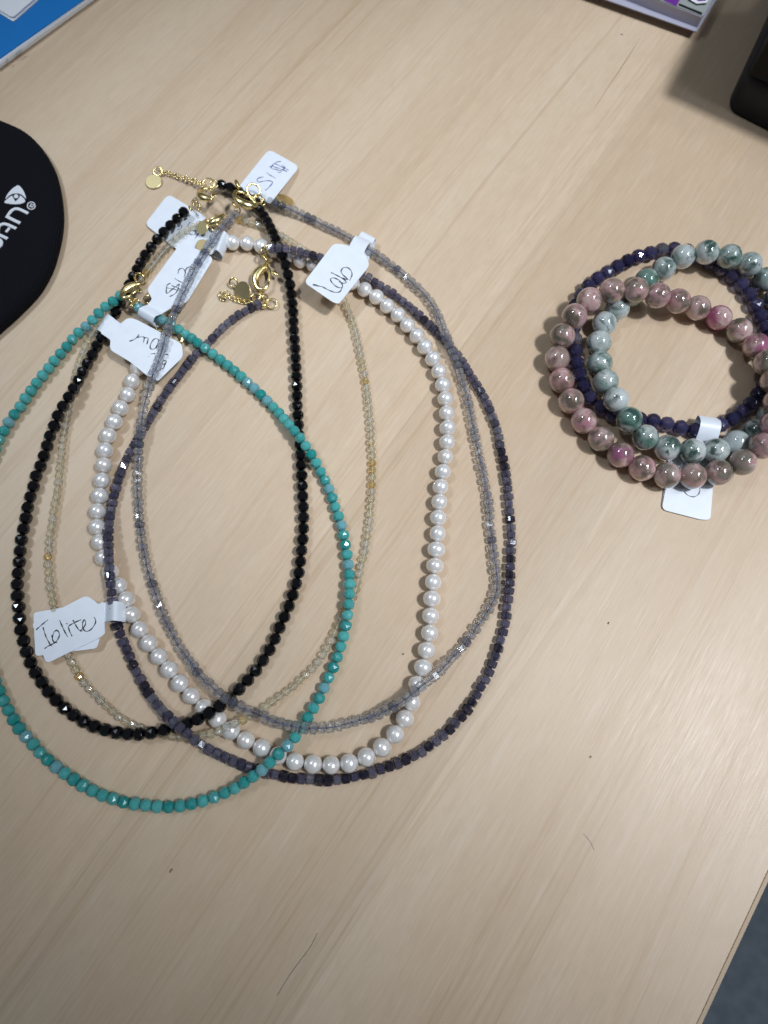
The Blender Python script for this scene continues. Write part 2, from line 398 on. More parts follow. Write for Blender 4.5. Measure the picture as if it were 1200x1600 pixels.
# ------------------------------------------------------------------ strands: everything laid so far holds up what comes next
OBX = np.zeros((0, 4))                       # x, y, z, radius of what lies on the desk already
def add_obstacles(a):
    global OBX
    OBX = np.vstack([OBX, np.array(a, float).reshape(-1, 4)])
def lay(px, r, closed=False, lift=None, slope=0.30, soft=0.0022, ease=0.90):
    """path in photo pixels -> centre line in desk coordinates, raised over what lies below"""
    d = catmull(px, 2.0, closed); n = len(d); z = np.full(n, r)
    for it in range(4):
        w3 = np.array([P(x, y, zz) for (x, y), zz in zip(d, z)])
        zr = np.full(n, r)
        if len(OBX):
            for i in range(n):
                dx = OBX[:, 0] - w3[i, 0]; dy = OBX[:, 1] - w3[i, 1]; d2 = dx * dx + dy * dy
                R = (r + OBX[:, 3]) * ease; k = d2 < R * R
                if k.any(): zr[i] = max(zr[i], float(np.max(OBX[k, 2] + np.sqrt(R[k] ** 2 - d2[k]))))
        if lift is not None:
            for (lx, ly, lz, lr) in lift:
                q = np.hypot(d[:, 0] - lx, d[:, 1] - ly); zr = np.maximum(zr, np.where(q < lr, lz, 0))
        seg = np.linalg.norm(np.diff(w3[:, :2], axis=0, append=w3[:1, :2] if closed else w3[-1:, :2]), axis=1)
        s = np.concatenate([[0], np.cumsum(seg)[:-1]]); tot = s[-1] + (seg[-1] if closed else 0)
        ds = np.abs(s[:, None] - s[None, :])
        if closed: ds = np.minimum(ds, tot - ds)
        env = np.max(zr[None, :] - slope * ds, axis=1)
        env = np.maximum(env, zr)
        wgt = np.exp(-0.5 * (ds / soft) ** 2); z = (wgt @ env) / wgt.sum(1)
        z = np.maximum(z, r)
    w3 = np.array([P(x, y, zz) for (x, y), zz in zip(d, z)])
    return w3
def resample(w3, spacing, closed):
    if closed: w3 = np.vstack([w3, w3[:1]])
    s = np.concatenate([[0], np.cumsum(np.linalg.norm(np.diff(w3, axis=0), axis=1))])
    cnt = max(2, int(round(s[-1] / spacing)))
    q = (np.arange(cnt) * s[-1] / cnt) if closed else np.linspace(0, s[-1], cnt + 1)
    return np.stack([np.interp(q, s, w3[:, k]) for k in range(3)], 1), s[-1] / cnt
def string_beads(parent, w3, spacing, meshes, mat, r, tints, closed=False, vary=0.04, roll=True, obst=True, lenfac=1.0, skip=None):
    p, real = resample(w3, spacing, closed); n = len(p)
    for i in range(n):
        t = (p[(i + 1) % n] - p[i - 1]) if closed else p[min(i + 1, n - 1)] - p[max(i - 1, 0)]
        q = Vector(tuple(t)).to_track_quat('Z', 'Y')
        wob = Quaternion((random.uniform(-1, 1), random.uniform(-1, 1), 0), random.uniform(0, 0.10))
        q = q @ wob @ Quaternion((0, 0, 1), random.uniform(0, 6.283) if roll is True else roll * random.uniform(-1, 1))
        k = 1 + random.uniform(-vary, vary)
        kz = real / spacing * lenfac
        tint = tints(i) if callable(tints) else random.choice(tints)
        link('bead', random.choice(meshes), mat, parent, p[i], q, (k, k, kz * (1 + random.uniform(-vary, vary) * 0.5)), tint)
    if obst: add_obstacles(np.hstack([p, np.full((n, 1), r)]))
    return p
def prep(meshes, mat):
    for m in meshes: m.materials.append(mat)
    return meshes
def base_of(px):
    a = np.array(px, float); c = P(a[:, 0].mean(), a[:, 1].mean(), 0); return c

# ------------------------------------------------------------------ gold findings
def ring(parent, x, y, z, R, r, tilt=(0, 0), squash=1.0, head=0.0, name='jump_ring', mat=None):
    """wire ring round pixel (x, y); R, r in millimetres; tilt turns it up from lying flat"""
    c = P(x, y, z); pth = []
    rot = Matrix.Rotation(math.radians(head), 3, 'Z') @ Matrix.Rotation(math.radians(tilt[0]), 3, 'X') @ Matrix.Rotation(math.radians(tilt[1]), 3, 'Y')
    v = []; f = []; n, s = 22, 7
    for i in range(n):
        a = 2 * math.pi * i / n
        for k in range(s):
            b = 2 * math.pi * k / s
            q = rot @ Vector(((R + r * math.cos(b)) * math.cos(a), (R + r * math.cos(b)) * math.sin(a) * squash, r * math.sin(b)))
            v.append(c + np.array(q) * 0.001)
    for i in range(n):
        for k in range(s):
            f.append([i * s + k, ((i + 1) % n) * s + k, ((i + 1) % n) * s + (k + 1) % s, i * s + (k + 1) % s])
    return solid(name, v, f, mat or M['gold'], parent, True)
def clasp(parent, x, y, z, head, L=9.0, tilt=(0, 0), flip=1):
    """lobster claw: fat back curving round to a hook, sprung lever with a thumb tab, collar at the tail"""
    k = L / 9.0 * 0.001; c = P(x, y, z)
    rot = Matrix.Rotation(math.radians(head), 3, 'Z') @ Matrix.Rotation(math.radians(tilt[0]), 3, 'X') @ Matrix.Rotation(math.radians(tilt[1]), 3, 'Y')
    def T(pts): return [c + np.array(rot @ Vector(((p[0] - 4) * k, p[1] * k * flip, 0))) for p in pts]
    def part(name, ctrl, par, fl):
        ctrl = np.array(ctrl, float); d = catmull(ctrl, 0.45)
        vv, ff = tube_geo([(p[0], p[1], 0) for p in d], d[:, 2], 10, fl)
        vv = [c + np.array(rot @ Vector(((p[0] - 4) * k, p[1] * k * flip, p[2] * k))) for p in vv]
        return solid(name, vv, ff, M['gold'], par, True)
    body = part('clasp', [(-0.6, 0, 0.55), (0.2, 0.2, 0.9), (1.3, 1.2, 1.35), (3.4, 2.1, 1.55), (5.6, 1.9, 1.15), (7.5, 0.7, 0.75), (7.7, -0.9, 0.62), (6.4, -1.9, 0.5), (5.2, -2.0, 0.32)], parent, 0.8)
    part('lever', [(0.6, -0.5, 0.55), (1.6, -1.3, 0.62), (3.2, -1.9, 0.52), (5.0, -1.9, 0.36)], body, 0.8)
    part('thumb_tab', [(1.7, -1.4, 0.5), (1.9, -2.4, 0.55), (2.5, -3.6, 0.62), (2.8, -4.1, 0.25)], body, 0.5)
    return body
def charm(parent, x, y, z, R, tilt=(0, 0), head=0.0, mat=None):
    c = P(x, y, z); rot = Matrix.Rotation(math.radians(head), 3, 'Z') @ Matrix.Rotation(math.radians(tilt[0]), 3, 'X') @ Matrix.Rotation(math.radians(tilt[1]), 3, 'Y')
    n = 28; v = []
    for (rr, zz) in [(R - 0.12, -0.2), (R, -0.1), (R, 0.1), (R - 0.12, 0.2)]:
        for i in range(n):
            a = 2 * math.pi * i / n; v.append(c + 0.001 * np.array(rot @ Vector((rr * math.cos(a), rr * math.sin(a), zz))))
    f = [list(range(n))[::-1], list(range(3 * n, 4 * n))]
    for j in range(3):
        for i in range(n): f.append([j * n + i, j * n + (i + 1) % n, (j + 1) * n + (i + 1) % n, (j + 1) * n + i])
    return solid('charm_disc', v, f, mat or M['gold2'], parent)
def chain(parent, pts, z, R=1.15, r=0.22):
    """fine cable chain through pixels; z one height or one per point; links turn by a quarter"""
    zs = [z] * len(pts) if np.isscalar(z) else z
    w3 = []
    for (x, y), zz in zip(pts, zs): w3.append(P(x, y, zz))
    w3 = catmull(w3, 0.0005); p, sp = resample(w3, R * 1.62 * 0.001, False)
    for i in range(len(p)):
        t = p[min(i + 1, len(p) - 1)] - p[max(i - 1, 0)]; hd = math.atan2(t[1], t[0])
        rot = Matrix.Rotation(hd, 3, 'Z') @ Matrix.Rotation(math.radians(22 if i % 2 else -50), 3, 'X')
        v = []; f = []; n, s = 16, 6
        for a_ in range(n):
            a = 2 * math.pi * a_ / n
            for k in range(s):
                b = 2 * math.pi * k / s
                v.append(p[i] + 0.001 * np.array(rot @ Vector(((R + r * math.cos(b)) * math.cos(a), (R * 0.74 + r * math.cos(b)) * math.sin(a), r * math.sin(b)))))
        for a_ in range(n):
            for k in range(s): f.append([a_ * s + k, ((a_ + 1) % n) * s + k, ((a_ + 1) % n) * s + (k + 1) % s, a_ * s + (k + 1) % s])
        solid('chain_link', v, f, M['gold'], parent, True)
def crimp(parent, x, y, z, Lmm, r, head, mat=None, up=0.0):
    """small crimp tube or bead tip"""
    c = P(x, y, z); d = np.array([math.cos(math.radians(head)), math.sin(math.radians(head)), up]) * Lmm * 0.0005
    pts = [c - d, c - d * 0.9, c - d * 0.2, c + d * 0.2, c + d * 0.9, c + d]
    return tube('crimp', pts, [r * 0.0006, r * 0.00085, r * 0.001, r * 0.001, r * 0.00085, r * 0.0006], mat or M['gold'], parent, 10)

# ------------------------------------------------------------------ paper tags
def plane_z(px, zs):
    """height over the desk as a linear function of xy from three pixel points with given heights"""
    w3 = [P(x, y, z) for (x, y), z in zip(px, zs)]
    A = np.array([[q[0], q[1], 1] for q in w3]); c = np.linalg.solve(A, np.array([q[2] for q in w3]))
    return c
def px_on_plane(x, y, c):
    d = np.array([x - 600.0, (800 - y) * ct + FPX * st, (800 - y) * st - FPX * ct])
    t = (c[0] * CAM[0] + c[1] * CAM[1] + c[2] - CAM[2]) / (d[2] - c[0] * d[0] - c[1] * d[1])
    return CAM + d * t
def paper_tag(label, body, rad, ref, zs, strokes=(), ink='ink', loop=None, back=None, width=0.36, clear=True, obst=True):
    """body: outline in pixels; ref/zs: three pixels and their heights; strokes: handwriting; loop: strip round a strand"""
    c = plane_z(ref, zs)
    out = np.array([px_on_plane(x, y, c) for x, y in round_poly(body, rad)])
    if clear and len(OBX):                   # rest on top of what lies under it
        from mathutils.geometry import intersect_point_tri_2d
        poly = out[:, :2]; worst = 0.0
        def inside(q):
            x, y = q; r = False; j = len(poly) - 1
            for i in range(len(poly)):
                if (poly[i][1] > y) != (poly[j][1] > y) and x < (poly[j][0] - poly[i][0]) * (y - poly[i][1]) / (poly[j][1] - poly[i][1]) + poly[i][0]: r = not r
                j = i
            return r
        for q in OBX:
            if inside(q[:2]) or any(inside(q[:2] + 0.7 * q[3] * np.array([math.cos(a), math.sin(a)])) for a in (0.4, 1.97, 3.54, 5.11)): worst = max(worst, q[2] + q[3] * 1.06 - (c[0] * q[0] + c[1] * q[1] + c[2]))
        if worst > 0:
            c = c + np.array([0, 0, worst]); out = np.array([px_on_plane(x, y, c) for x, y in round_poly(body, rad)])
        print('tag', label[:30], 'raised %.2f mm' % (worst * 1000))
    zf = lambda q: c[0] * q[0] + c[1] * q[1] + c[2]
    ctr = out.mean(0)
    t = thing('price_tag', label, 'price tag', (ctr[0], ctr[1], max(0.0, ctr[2] - 0.001)))
    slab('front_flap', out[:, :2], lambda q: zf(q) - 0.00025, 0.00025, M['paper'], t)
    if back is not None:
        bo = np.array([px_on_plane(x, y, c) for x, y in round_poly(back, 6)])
        slab('back_flap', bo[:, :2], lambda q: zf(q) - 0.00062, 0.00025, M['paper'], t)
    for sidx, (scale, ox, oy, pts, *wd) in enumerate(strokes):
        d = catmull([(ox + a / scale, oy + b / scale) for a, b in pts], 0.6)
        w3 = np.array([px_on_plane(x, y, c) for x, y in d]); hw = (wd[0] if wd else width) * 0.0005
        v = []; f = []
        for i in range(len(w3)):
            tt = w3[min(i + 1, len(w3) - 1)] - w3[max(i - 1, 0)]; nn = np.array([-tt[1], tt[0], 0]); nn /= np.linalg.norm(nn) + 1e-12
            k = hw * (0.85 + 0.3 * math.sin(i * 0.31 + sidx)) * (0.55 if i in (0, len(w3) - 1) else 1)
            a, b = w3[i] + nn * k, w3[i] - nn * k
            v += [(a[0], a[1], zf(a) + 0.00003 + sidx * 2e-6), (b[0], b[1], zf(b) + 0.00003 + sidx * 2e-6)]
        for i in range(len(w3) - 1): f.append([2 * i, 2 * i + 1, 2 * i + 3, 2 * i + 2])
        solid('pen_stroke', v, f, M[ink], t)
    if loop is not None:
        (ax, ay), (bx, by), (fx, fy), ztop, zlow = loop[:5]
        A, B = px_on_plane(ax, ay, c), px_on_plane(bx, by, c); mid = (A + B) / 2
        F = P(fx, fy, (ztop + zlow) / 2); u = F - mid; ln = np.linalg.norm(u[:2]); u = np.array([u[0], u[1], 0]) / ln
        wv = (B - A) / 2; zn = mid[2] - 0.00012
        prof = [(-0.10, zn), (0.12, zn), (0.42, (zn + ztop) / 2 + abs(ztop - zn) * 0.22), (0.68, ztop), (0.90, ztop - 0.22 * (ztop - zlow)), (1.0, (ztop + zlow) / 2), (0.92, zlow + 0.18 * (ztop - zlow)), (0.72, zlow), (0.35, zlow + 0.0001), (0.0, min(zlow + 0.0002, zn - 0.0006))]
        d = catmull([(a * ln, b) for a, b in prof], 0.0003)
        v = []; f = []; n = len(d)
        for i in range(n):
            tt = d[min(i + 1, n - 1)] - d[max(i - 1, 0)]; nn = np.array([-tt[1], tt[0]]); nn /= np.linalg.norm(nn) + 1e-12
            for q in (d[i] + nn * 0.00011, d[i] - nn * 0.00011):
                b0 = mid + u * q[0]
                for sgn in (-1, 1): v.append((b0[0] + sgn * wv[0], b0[1] + sgn * wv[1], q[1]))
        for i in range(n - 1):
            a, b = 4 * i, 4 * (i + 1)
            f += [[a, a + 1, b + 1, b], [a + 2, b + 2, b + 3, a + 3], [a, b, b + 2, a + 2], [a + 1, a + 3, b + 3, b + 1]]
        f += [[0, 2, 3, 1], [4 * n - 4, 4 * n - 3, 4 * n - 1, 4 * n - 2]]
        o = solid('loop_strip', v, f, M['paper'], t, True)
        try: o.data.set_sharp_from_angle(angle=math.radians(50))
        except Exception: pass
    if obst:
        lo, hi = out[:, :2].min(0), out[:, :2].max(0); pts = []
        poly = out[:, :2]
        for x in np.arange(lo[0], hi[0], 0.0012):
            for y in np.arange(lo[1], hi[1], 0.0012):
                r = False; j = len(poly) - 1
                for i in range(len(poly)):
                    if (poly[i][1] > y) != (poly[j][1] > y) and x < (poly[j][0] - poly[i][0]) * (y - poly[i][1]) / (poly[j][1] - poly[i][1]) + poly[i][0]: r = not r
                    j = i
                if r: pts.append((x, y, zf((x, y)) - 0.0006, 0.0006))
        if pts: add_obstacles(pts)
    return t
mm = 0.001
G_NECK = 'bead necklaces lying in overlapping loops on the desk'
def lerp(a, b, t): return tuple(x + (y - x) * t for x, y in zip(a, b))

# ------------------------------------------------------------------ 1  pearls (lowest)
px = [(240,536),(228,556),(217,573),(209,588),(203,610),(192,631),(182,653),(171,675),(165,698),(163,722),(160,746),(157,770),(153,795),(152,822),(156,846),(162,870),(173,893),(186,917),(198,937),(207,962),(220,986),(235,1008),(251,1029),(268,1050),(284,1071),(303,1091),(324,1110),(346,1128),(370,1148),(394,1161),(419,1173),(447,1186),(474,1192),(503,1195),(532,1195),(561,1188),(589,1174),(612,1154),(629,1130),(641,1104),(650,1075),(660,1046),(666,1018),(671,990),(673,961),(675,934),(677,906),(680,880),(682,854),(684,828),(685,803),(687,779),(689,754),(693,731),(697,707),(699,684),(699,659),(697,634),(694,610),(688,588),(680,567),(667,547),(654,528),(639,511),(624,494),(605,478),(588,464),(569,452),(547,440),(526,430),(506,421),(487,413),(468,407),(447,400),(427,391),(405,384),(385,380),(364,379)]
T_PEARL = thing('necklace', 'white pearl necklace, the only strand of round white pearls', 'necklace', base_of(px), G_NECK)
meshes = prep([ball(2.62 * mm, 5.1 * mm, 22, 14, 0.018, s, 0.14) for s in range(5)], M['pearl'])
wp = lay(px, 2.6 * mm)
tube('thread', wp[::4], 0.30 * mm, M['white_thread'], T_PEARL, 6)
string_beads(T_PEARL, wp, 5.08 * mm, meshes, M['pearl'], 2.6 * mm, lambda i: lerp((0.93, 0.91, 0.90), (0.95, 0.90, 0.86), random.random()), vary=0.035)
ring(T_PEARL, 263, 490, 3.2 * mm, 1.5, 0.30, (40, 10)); ring(T_PEARL, 250, 512, 2.2 * mm, 1.3, 0.28, (20, 0)); clasp(T_PEARL, 274, 524, 2.0 * mm, -42, 7.4)
charm(T_PEARL, 318, 385, 2.6 * mm, 2.6, (8, 14)); ring(T_PEARL, 352, 377, 2.8 * mm, 1.1, 0.24, (60, 0), 1, 40)
chain(T_PEARL, [(348, 382), (335, 388), (326, 390)], 1.0 * mm)

# ------------------------------------------------------------------ tags lying under the strands
paper_tag('white price tag half hidden beneath the upper left end of the black strand', [(263, 303), (322, 339), (290, 400), (226, 350)], [9, 3, 3, 9],
          [(263, 303), (322, 339), (226, 350)], [0.8 * mm, 1.6 * mm, 0.9 * mm],
          [(9.23, 230, 260, [(620, 800), (590, 850), (600, 880)]), (9.23, 230, 260, [(600, 960), (640, 985), (700, 975), (690, 920), (660, 940)]), (9.23, 230, 260, [(430, 915), (490, 890), (500, 850)])], 'blue_ink', clear=False)
paper_tag('white tag whose rolled end shows beside the first pearls at the top', [(322, 352), (352, 372), (330, 398), (296, 384)], [3, 2, 2, 3],
          [(322, 352), (352, 372), (296, 384)], [2.4 * mm, 3.4 * mm, 1.6 * mm], loop=((331, 396), (343, 366), (353, 386), 5.8 * mm, 0.5 * mm), clear=False)

# ------------------------------------------------------------------ 2  pale yellow stones
px = [(322,348),(306,352),(292,360),(277,371),(262,386),(248,402),(236,418),(220,436),(204,452),(186,472),(168,492),(153,510),(143,523),(135,537),(128,555),(121,575),(115,600),(110,622),(107,640),(104,655),(102,668),(99,683),(98,695),(96,712),(94,730),(92,745),(91,760),(89,775),(85,793),(83,806),(82,817),(79,832),(77,845),(77,856),(75,868),(75,880),(76,893),(77,905),(78,917),(81,930),(84,944),(90,975),(98,1002),(107,1024),(113,1037),(120,1049),(126,1060),(134,1070),(143,1080),(153,1090),(162,1099),(171,1107),(180,1115),(190,1123),(201,1129),(212,1134),(222,1138),(236,1143),(255,1148),(273,1151),(290,1152),(312,1150),(325,1148),(340,1144),(352,1138),(365,1131),(379,1126),(395,1117),(413,1106),(426,1097),(440,1086),(453,1077),(463,1069),(472,1059),(483,1050),(493,1040),(502,1027),(510,1014),(517,1002),(522,990),(528,977),(535,960),(545,945),(553,932),(557,918),(560,905),(563,892),(565,880),(569,868),(571,856),(573,844),(575,832),(577,820),(578,808),(579,796),(580,784),(581,772),(581,760),(582,748),(582,736),(582,724),(582,712),(581,700),(580,689),(580,676),(579,665),(578,652),(577,641),(576,630),(574,617),(573,606),(571,593),(569,582),(566,570),(565,560),(562,547),(560,538),(557,525),(554,512),(550,500),(545,488),(540,476),(528,450),(514,428),(498,408),(484,396),(468,386),(454,377),(440,368),(424,361),(408,354),(392,348),(374,343)]
T_CIT = thing('necklace', 'necklace of tiny clear pale yellow faceted beads, the finest and lightest strand', 'necklace', base_of(px), G_NECK)
meshes = prep([faceted(1.30 * mm, 2.36 * mm, 7, 0.05, s) for s in range(6)], M['citrine'])
wp = lay(px, 1.28 * mm)
tube('thread', wp[::4], 0.16 * mm, M['white_thread'], T_CIT, 5)
def tcit(i):
    r = random.random()
    if r < 0.10: return lerp((0.90, 0.72, 0.32), (0.92, 0.80, 0.48), random.random())
    return lerp((0.97, 0.96, 0.90), (0.97, 0.92, 0.74), random.random())
string_beads(T_CIT, wp, 2.42 * mm, meshes, M['citrine'], 1.25 * mm, tcit, vary=0.07, lenfac=0.98)
clasp(T_CIT, 333, 344, 4.2 * mm, 200, 8.6, (30, 10)); ring(T_CIT, 336, 355, 4.5 * mm, 1.3, 0.28, (50, 0)); ring(T_CIT, 341, 351, 4.0 * mm, 1.2, 0.26, (70, 0), 1, 60); ring(T_CIT, 352, 343, 3.2 * mm, 1.4, 0.28, (20, 0)); ring(T_CIT, 362, 341, 3.0 * mm, 1.1, 0.26, (70, 0), 1, 20)
charm(T_CIT, 316, 356, 4.8 * mm, 2.2, (24, -20), 10)

# ------------------------------------------------------------------ 3  black stones
px = [(287,332),(276,343),(266,353),(254,365),(243,377),(234,389),(225,402),(217,416),(205,440),(193,464),(181,487),(169,509),(157,530),(149,545),(142,559),(134,573),(126,588),(118,603),(110,617),(101,631),(92,647),(86,663),(79,679),(74,696),(69,712),(63,729),(56,745),(52,762),(47,778),(43,795),(40,813),(36,830),(33,847),(31,865),(30,883),(28,901),(27,919),(28,937),(30,955),(31,972),(34,990),(39,1008),(44,1026),(51,1042),(60,1058),(70,1072),(81,1087),(94,1099),(106,1111),(120,1120),(134,1129),(150,1136),(167,1141),(184,1145),(202,1147),(219,1147),(237,1145),(256,1141),(275,1136),(293,1130),(312,1122),(330,1112),(346,1101),(364,1087),(377,1073),(391,1058),(404,1042),(415,1025),(425,1008),(436,982),(446,960),(454,940),(460,920),(466,900),(469,880),(471,860),(473,840),(474,820),(474,800),(473,780),(472,760),(471,740),(470,720),(469,700),(467,680),(466,660),(465,640),(464,620),(464,600),(463,580),(462,560),(461,540),(459,515),(458,490),(456,470),(454,452),(450,430),(445,410),(437,390),(428,368),(417,345),(404,327),(390,312),(376,301),(361,294),(346,289)]
T_BLK = thing('necklace', 'necklace of glossy black faceted round beads with a gold disc on its chain', 'necklace', base_of(px), G_NECK)
meshes = prep([faceted(1.92 * mm, 3.42 * mm, 9, 0.02, 20 + s) for s in range(5)], M['black'])
wp = lay(px, 1.9 * mm, lift=[(346, 289, 3.6 * mm, 40), (287, 332, 4.2 * mm, 60)])
tube('thread', wp[::4], 0.2 * mm, M['dark_thread'], T_BLK, 5)
string_beads(T_BLK, wp, 3.47 * mm, meshes, M['black'], 1.85 * mm, lambda i: lerp((0.001, 0.001, 0.0015), (0.004, 0.004, 0.006), random.random()), vary=0.03)
crimp(T_BLK, 298, 326, 4.6 * mm, 2.2, 0.5, -52); ring(T_BLK, 304, 317, 4.8 * mm, 1.0, 0.27, (60, 0), 1, -30); ring(T_BLK, 311, 324, 5.0 * mm, 1.2, 0.28, (68, 0), 1, -50)
clasp(T_BLK, 323, 303, 5.6 * mm, 120, 9.4, (10, 18)); ring(T_BLK, 334, 288, 4.6 * mm, 1.5, 0.27, (10, 0)); ring(T_BLK, 326, 287, 4.4 * mm, 1.9, 0.26, (20, 10))
chain(T_BLK, [(318, 288), (300, 282), (282, 277), (266, 272), (256, 270)], [3.0 * mm, 2.2 * mm, 1.4 * mm, 0.9 * mm, 0.9 * mm])
ring(T_BLK, 247, 268, 1.1 * mm, 1.55, 0.34, (14, 0)); charm(T_BLK, 240, 284, 0.6 * mm, 3.0, (4, -3))

# ------------------------------------------------------------------ tag on the black strand
paper_tag('white tag looped on the black strand, upside-down handwriting, touching the first left pearls', [(164, 500), (189, 506), (198, 497), (211, 498), (284, 537), (286, 557), (246, 596), (230, 587), (203, 565), (171, 546), (173, 531), (158, 521)], [0, 4, 6, 8, 6, 6, 5, 6, 8, 8, 4, 0],
          [(198, 497), (284, 537), (171, 546)], [4.0 * mm, 3.2 * mm, 4.0 * mm],
          [(8, 150, 420, [(415, 907), (470, 888), (510, 860), (540, 820)]), (8, 150, 420, [(505, 862), (545, 852), (590, 852), (604, 862), (592, 925)]), (8, 150, 420, [(604, 862), (640, 862), (652, 880), (636, 945)]),
           (8, 150, 420, [(785, 882), (735, 876), (695, 920), (676, 980), (700, 1006), (750, 985), (785, 890)]), (8, 150, 420, [(682, 1066), (742, 1060)]), (8, 150, 420, [(655, 1095), (668, 1097)]), (8, 150, 420, [(855, 1064), (906, 1076)]),
           (8, 150, 420, [(815, 1162), (878, 1148), (858, 1205), (838, 1250), (790, 1238)]), (8, 150, 420, [(826, 1196), (864, 1184)])],
          loop=((189, 506), (173, 531), (160, 505), 5.6 * mm, 0.5 * mm))

# ------------------------------------------------------------------ 4  smoky blue cubes
px = [(403,476),(392,481),(380,488),(370,494),(361,501),(352,509),(343,517),(335,526),(327,534),(316,545),(304,556),(297,565),(290,574),(282,584),(274,594),(267,603),(260,613),(254,622),(248,632),(242,642),(235,652),(228,664),(220,677),(213,690),(207,700),(201,711),(196,722),(191,732),(188,743),(184,755),(181,766),(178,778),(175,790),(173,801),(171,812),(170,824),(169,836),(169,847),(170,858),(170,870),(171,882),(171,895),(172,906),(174,918),(175,931),(177,944),(181,966),(184,980),(188,993),(194,1006),(199,1018),(204,1030),(209,1042),(214,1052),(220,1063),(227,1075),(235,1086),(243,1097),(251,1108),(260,1117),(270,1127),(280,1137),(290,1145),(301,1153),(313,1162),(324,1170),(338,1177),(350,1183),(362,1188),(376,1194),(388,1199),(402,1203),(415,1207),(428,1210),(443,1213),(457,1216),(471,1217),(485,1218),(497,1219),(511,1219),(525,1218),(540,1217),(553,1214),(567,1211),(580,1207),(593,1202),(607,1198),(620,1193),(633,1187),(645,1181),(657,1175),(669,1167),(680,1159),(691,1150),(702,1141),(711,1130),(720,1120),(729,1110),(737,1099),(744,1087),(750,1075),(757,1064),(763,1053),(768,1040),(773,1028),(778,1015),(782,1001),(786,987),(789,975),(791,962),(792,949),(793,937),(795,925),(796,911),(797,898),(797,886),(798,874),(798,861),(799,849),(799,837),(798,825),(797,813),(796,800),(795,788),(794,776),(793,763),(792,751),(790,738),(787,722),(784,708),(781,695),(779,683),(776,670),(772,658),(767,645),(762,633),(756,621),(750,610),(744,600),(737,589),(730,577),(722,565),(714,554),(700,537),(681,518),(673,509),(665,502),(657,495),(648,487),(640,479),(631,472),(622,465),(613,458),(603,452),(592,445),(582,439),(572,432),(556,424),(540,417),(520,409),(499,402),(487,399),(476,396),(465,393),(452,390),(438,388),(424,388)]
T_IOL = thing('necklace', 'necklace of dark smoky blue-violet cube beads, the outermost loop at right', 'necklace', base_of(px), G_NECK)
meshes = prep([cubelet(2.62 * mm, 2.36 * mm, 0.17, 0.07, 40 + s) for s in range(8)], M['iolite'])
wp = lay(px, 1.36 * mm)
tube('thread', wp[::4], 0.2 * mm, M['thread'], T_IOL, 5)
def tiol(i):
    r = random.random()
    if r < 0.12: return (0.045, 0.040, 0.075)
    if r < 0.22: return (0.34, 0.34, 0.42)
    return lerp((0.115, 0.110, 0.185), (0.30, 0.285, 0.39), random.random())
string_beads(T_IOL, wp, 2.5 * mm, meshes, M['iolite'], 1.35 * mm, tiol, vary=0.07, lenfac=0.95)
crimp(T_IOL, 413, 478, 1.4 * mm, 2.0, 0.9, 20); ring(T_IOL, 425, 474, 1.3 * mm, 1.75, 0.27, (8, 0)); ring(T_IOL, 409, 462, 2.0 * mm, 1.3, 0.33, (70, 0), 1, 100); ring(T_IOL, 414, 466, 2.0 * mm, 1.2, 0.33, (60, 0), 1, 60)
clasp(T_IOL, 411, 434, 2.4 * mm, -100, 11.0, (8, 0), -1); ring(T_IOL, 417, 405, 3.4 * mm, 1.6, 0.42, (66, 0), 1, 110); ring(T_IOL, 412, 394, 4.8 * mm, 1.5, 0.36, (70, 0), 1, 70)
ring(T_IOL, 419, 389, 4.6 * mm, 1.1, 0.3, (60, 0), 1, 30)
ring(T_IOL, 400, 464, 1.0 * mm, 1.35, 0.26, (12, 0)); chain(T_IOL, [(393, 467), (384, 472), (374, 470), (364, 466), (356, 462), (348, 467), (346, 459), (352, 456)], 0.9 * mm)
charm(T_IOL, 379, 456, 2.0 * mm, 3.5, (34, -14), -25); ring(T_IOL, 365, 442, 2.0 * mm, 1.35, 0.34, (46, 0), 1.15, 0)

# ------------------------------------------------------------------ 5  teal stones
px = [(188,462),(177,471),(164,480),(153,491),(142,503),(130,514),(118,524),(108,537),(98,549),(87,561),(78,573),(69,584),(59,596),(50,609),(41,621),(32,635),(22,648),(13,661),(5,676),(-4,692),(-22,735),(-36,790),(-44,850),(-46,900),(-40,950),(-27,1010),(-13,1050),(-2,1078),(5,1095),(13,1109),(21,1124),(30,1138),(41,1151),(52,1163),(64,1177),(77,1189),(90,1200),(104,1210),(117,1219),(131,1228),(146,1236),(161,1243),(177,1248),(192,1253),(209,1256),(226,1258),(243,1260),(260,1261),(278,1260),(295,1257),(311,1253),(328,1248),(346,1241),(362,1234),(378,1225),(394,1214),(410,1202),(424,1189),(437,1176),(451,1163),(463,1149),(474,1131),(484,1115),(494,1099),(503,1083),(510,1066),(518,1049),(525,1032),(531,1015),(536,997),(540,980),(543,961),(545,943),(546,925),(546,908),(545,892),(543,875),(541,859),(538,843),(535,827),(530,811),(525,796),(520,780),(514,764),(507,749),(500,735),(492,720),(484,706),(475,693),(466,680),(456,669),(446,658),(437,647),(427,636),(416,625),(406,615),(396,606),(385,596),(374,586),(362,576),(350,566),(338,557),(326,548),(313,539),(301,530),(289,522),(276,513),(262,505),(248,497),(232,488),(216,480)]
T_TEAL = thing('necklace', 'necklace of teal green faceted beads running out of the left edge', 'necklace', base_of(px), G_NECK)
meshes = prep([faceted(1.80 * mm, 3.05 * mm, 8, 0.035, 60 + s) for s in range(6)], M['teal'])
wp = lay(px, 1.78 * mm, lift=[(188, 462, 5.2 * mm, 30), (216, 480, 4.6 * mm, 34)])
tube('thread', wp[::4], 0.24 * mm, M['teal_thread'], T_TEAL, 5)
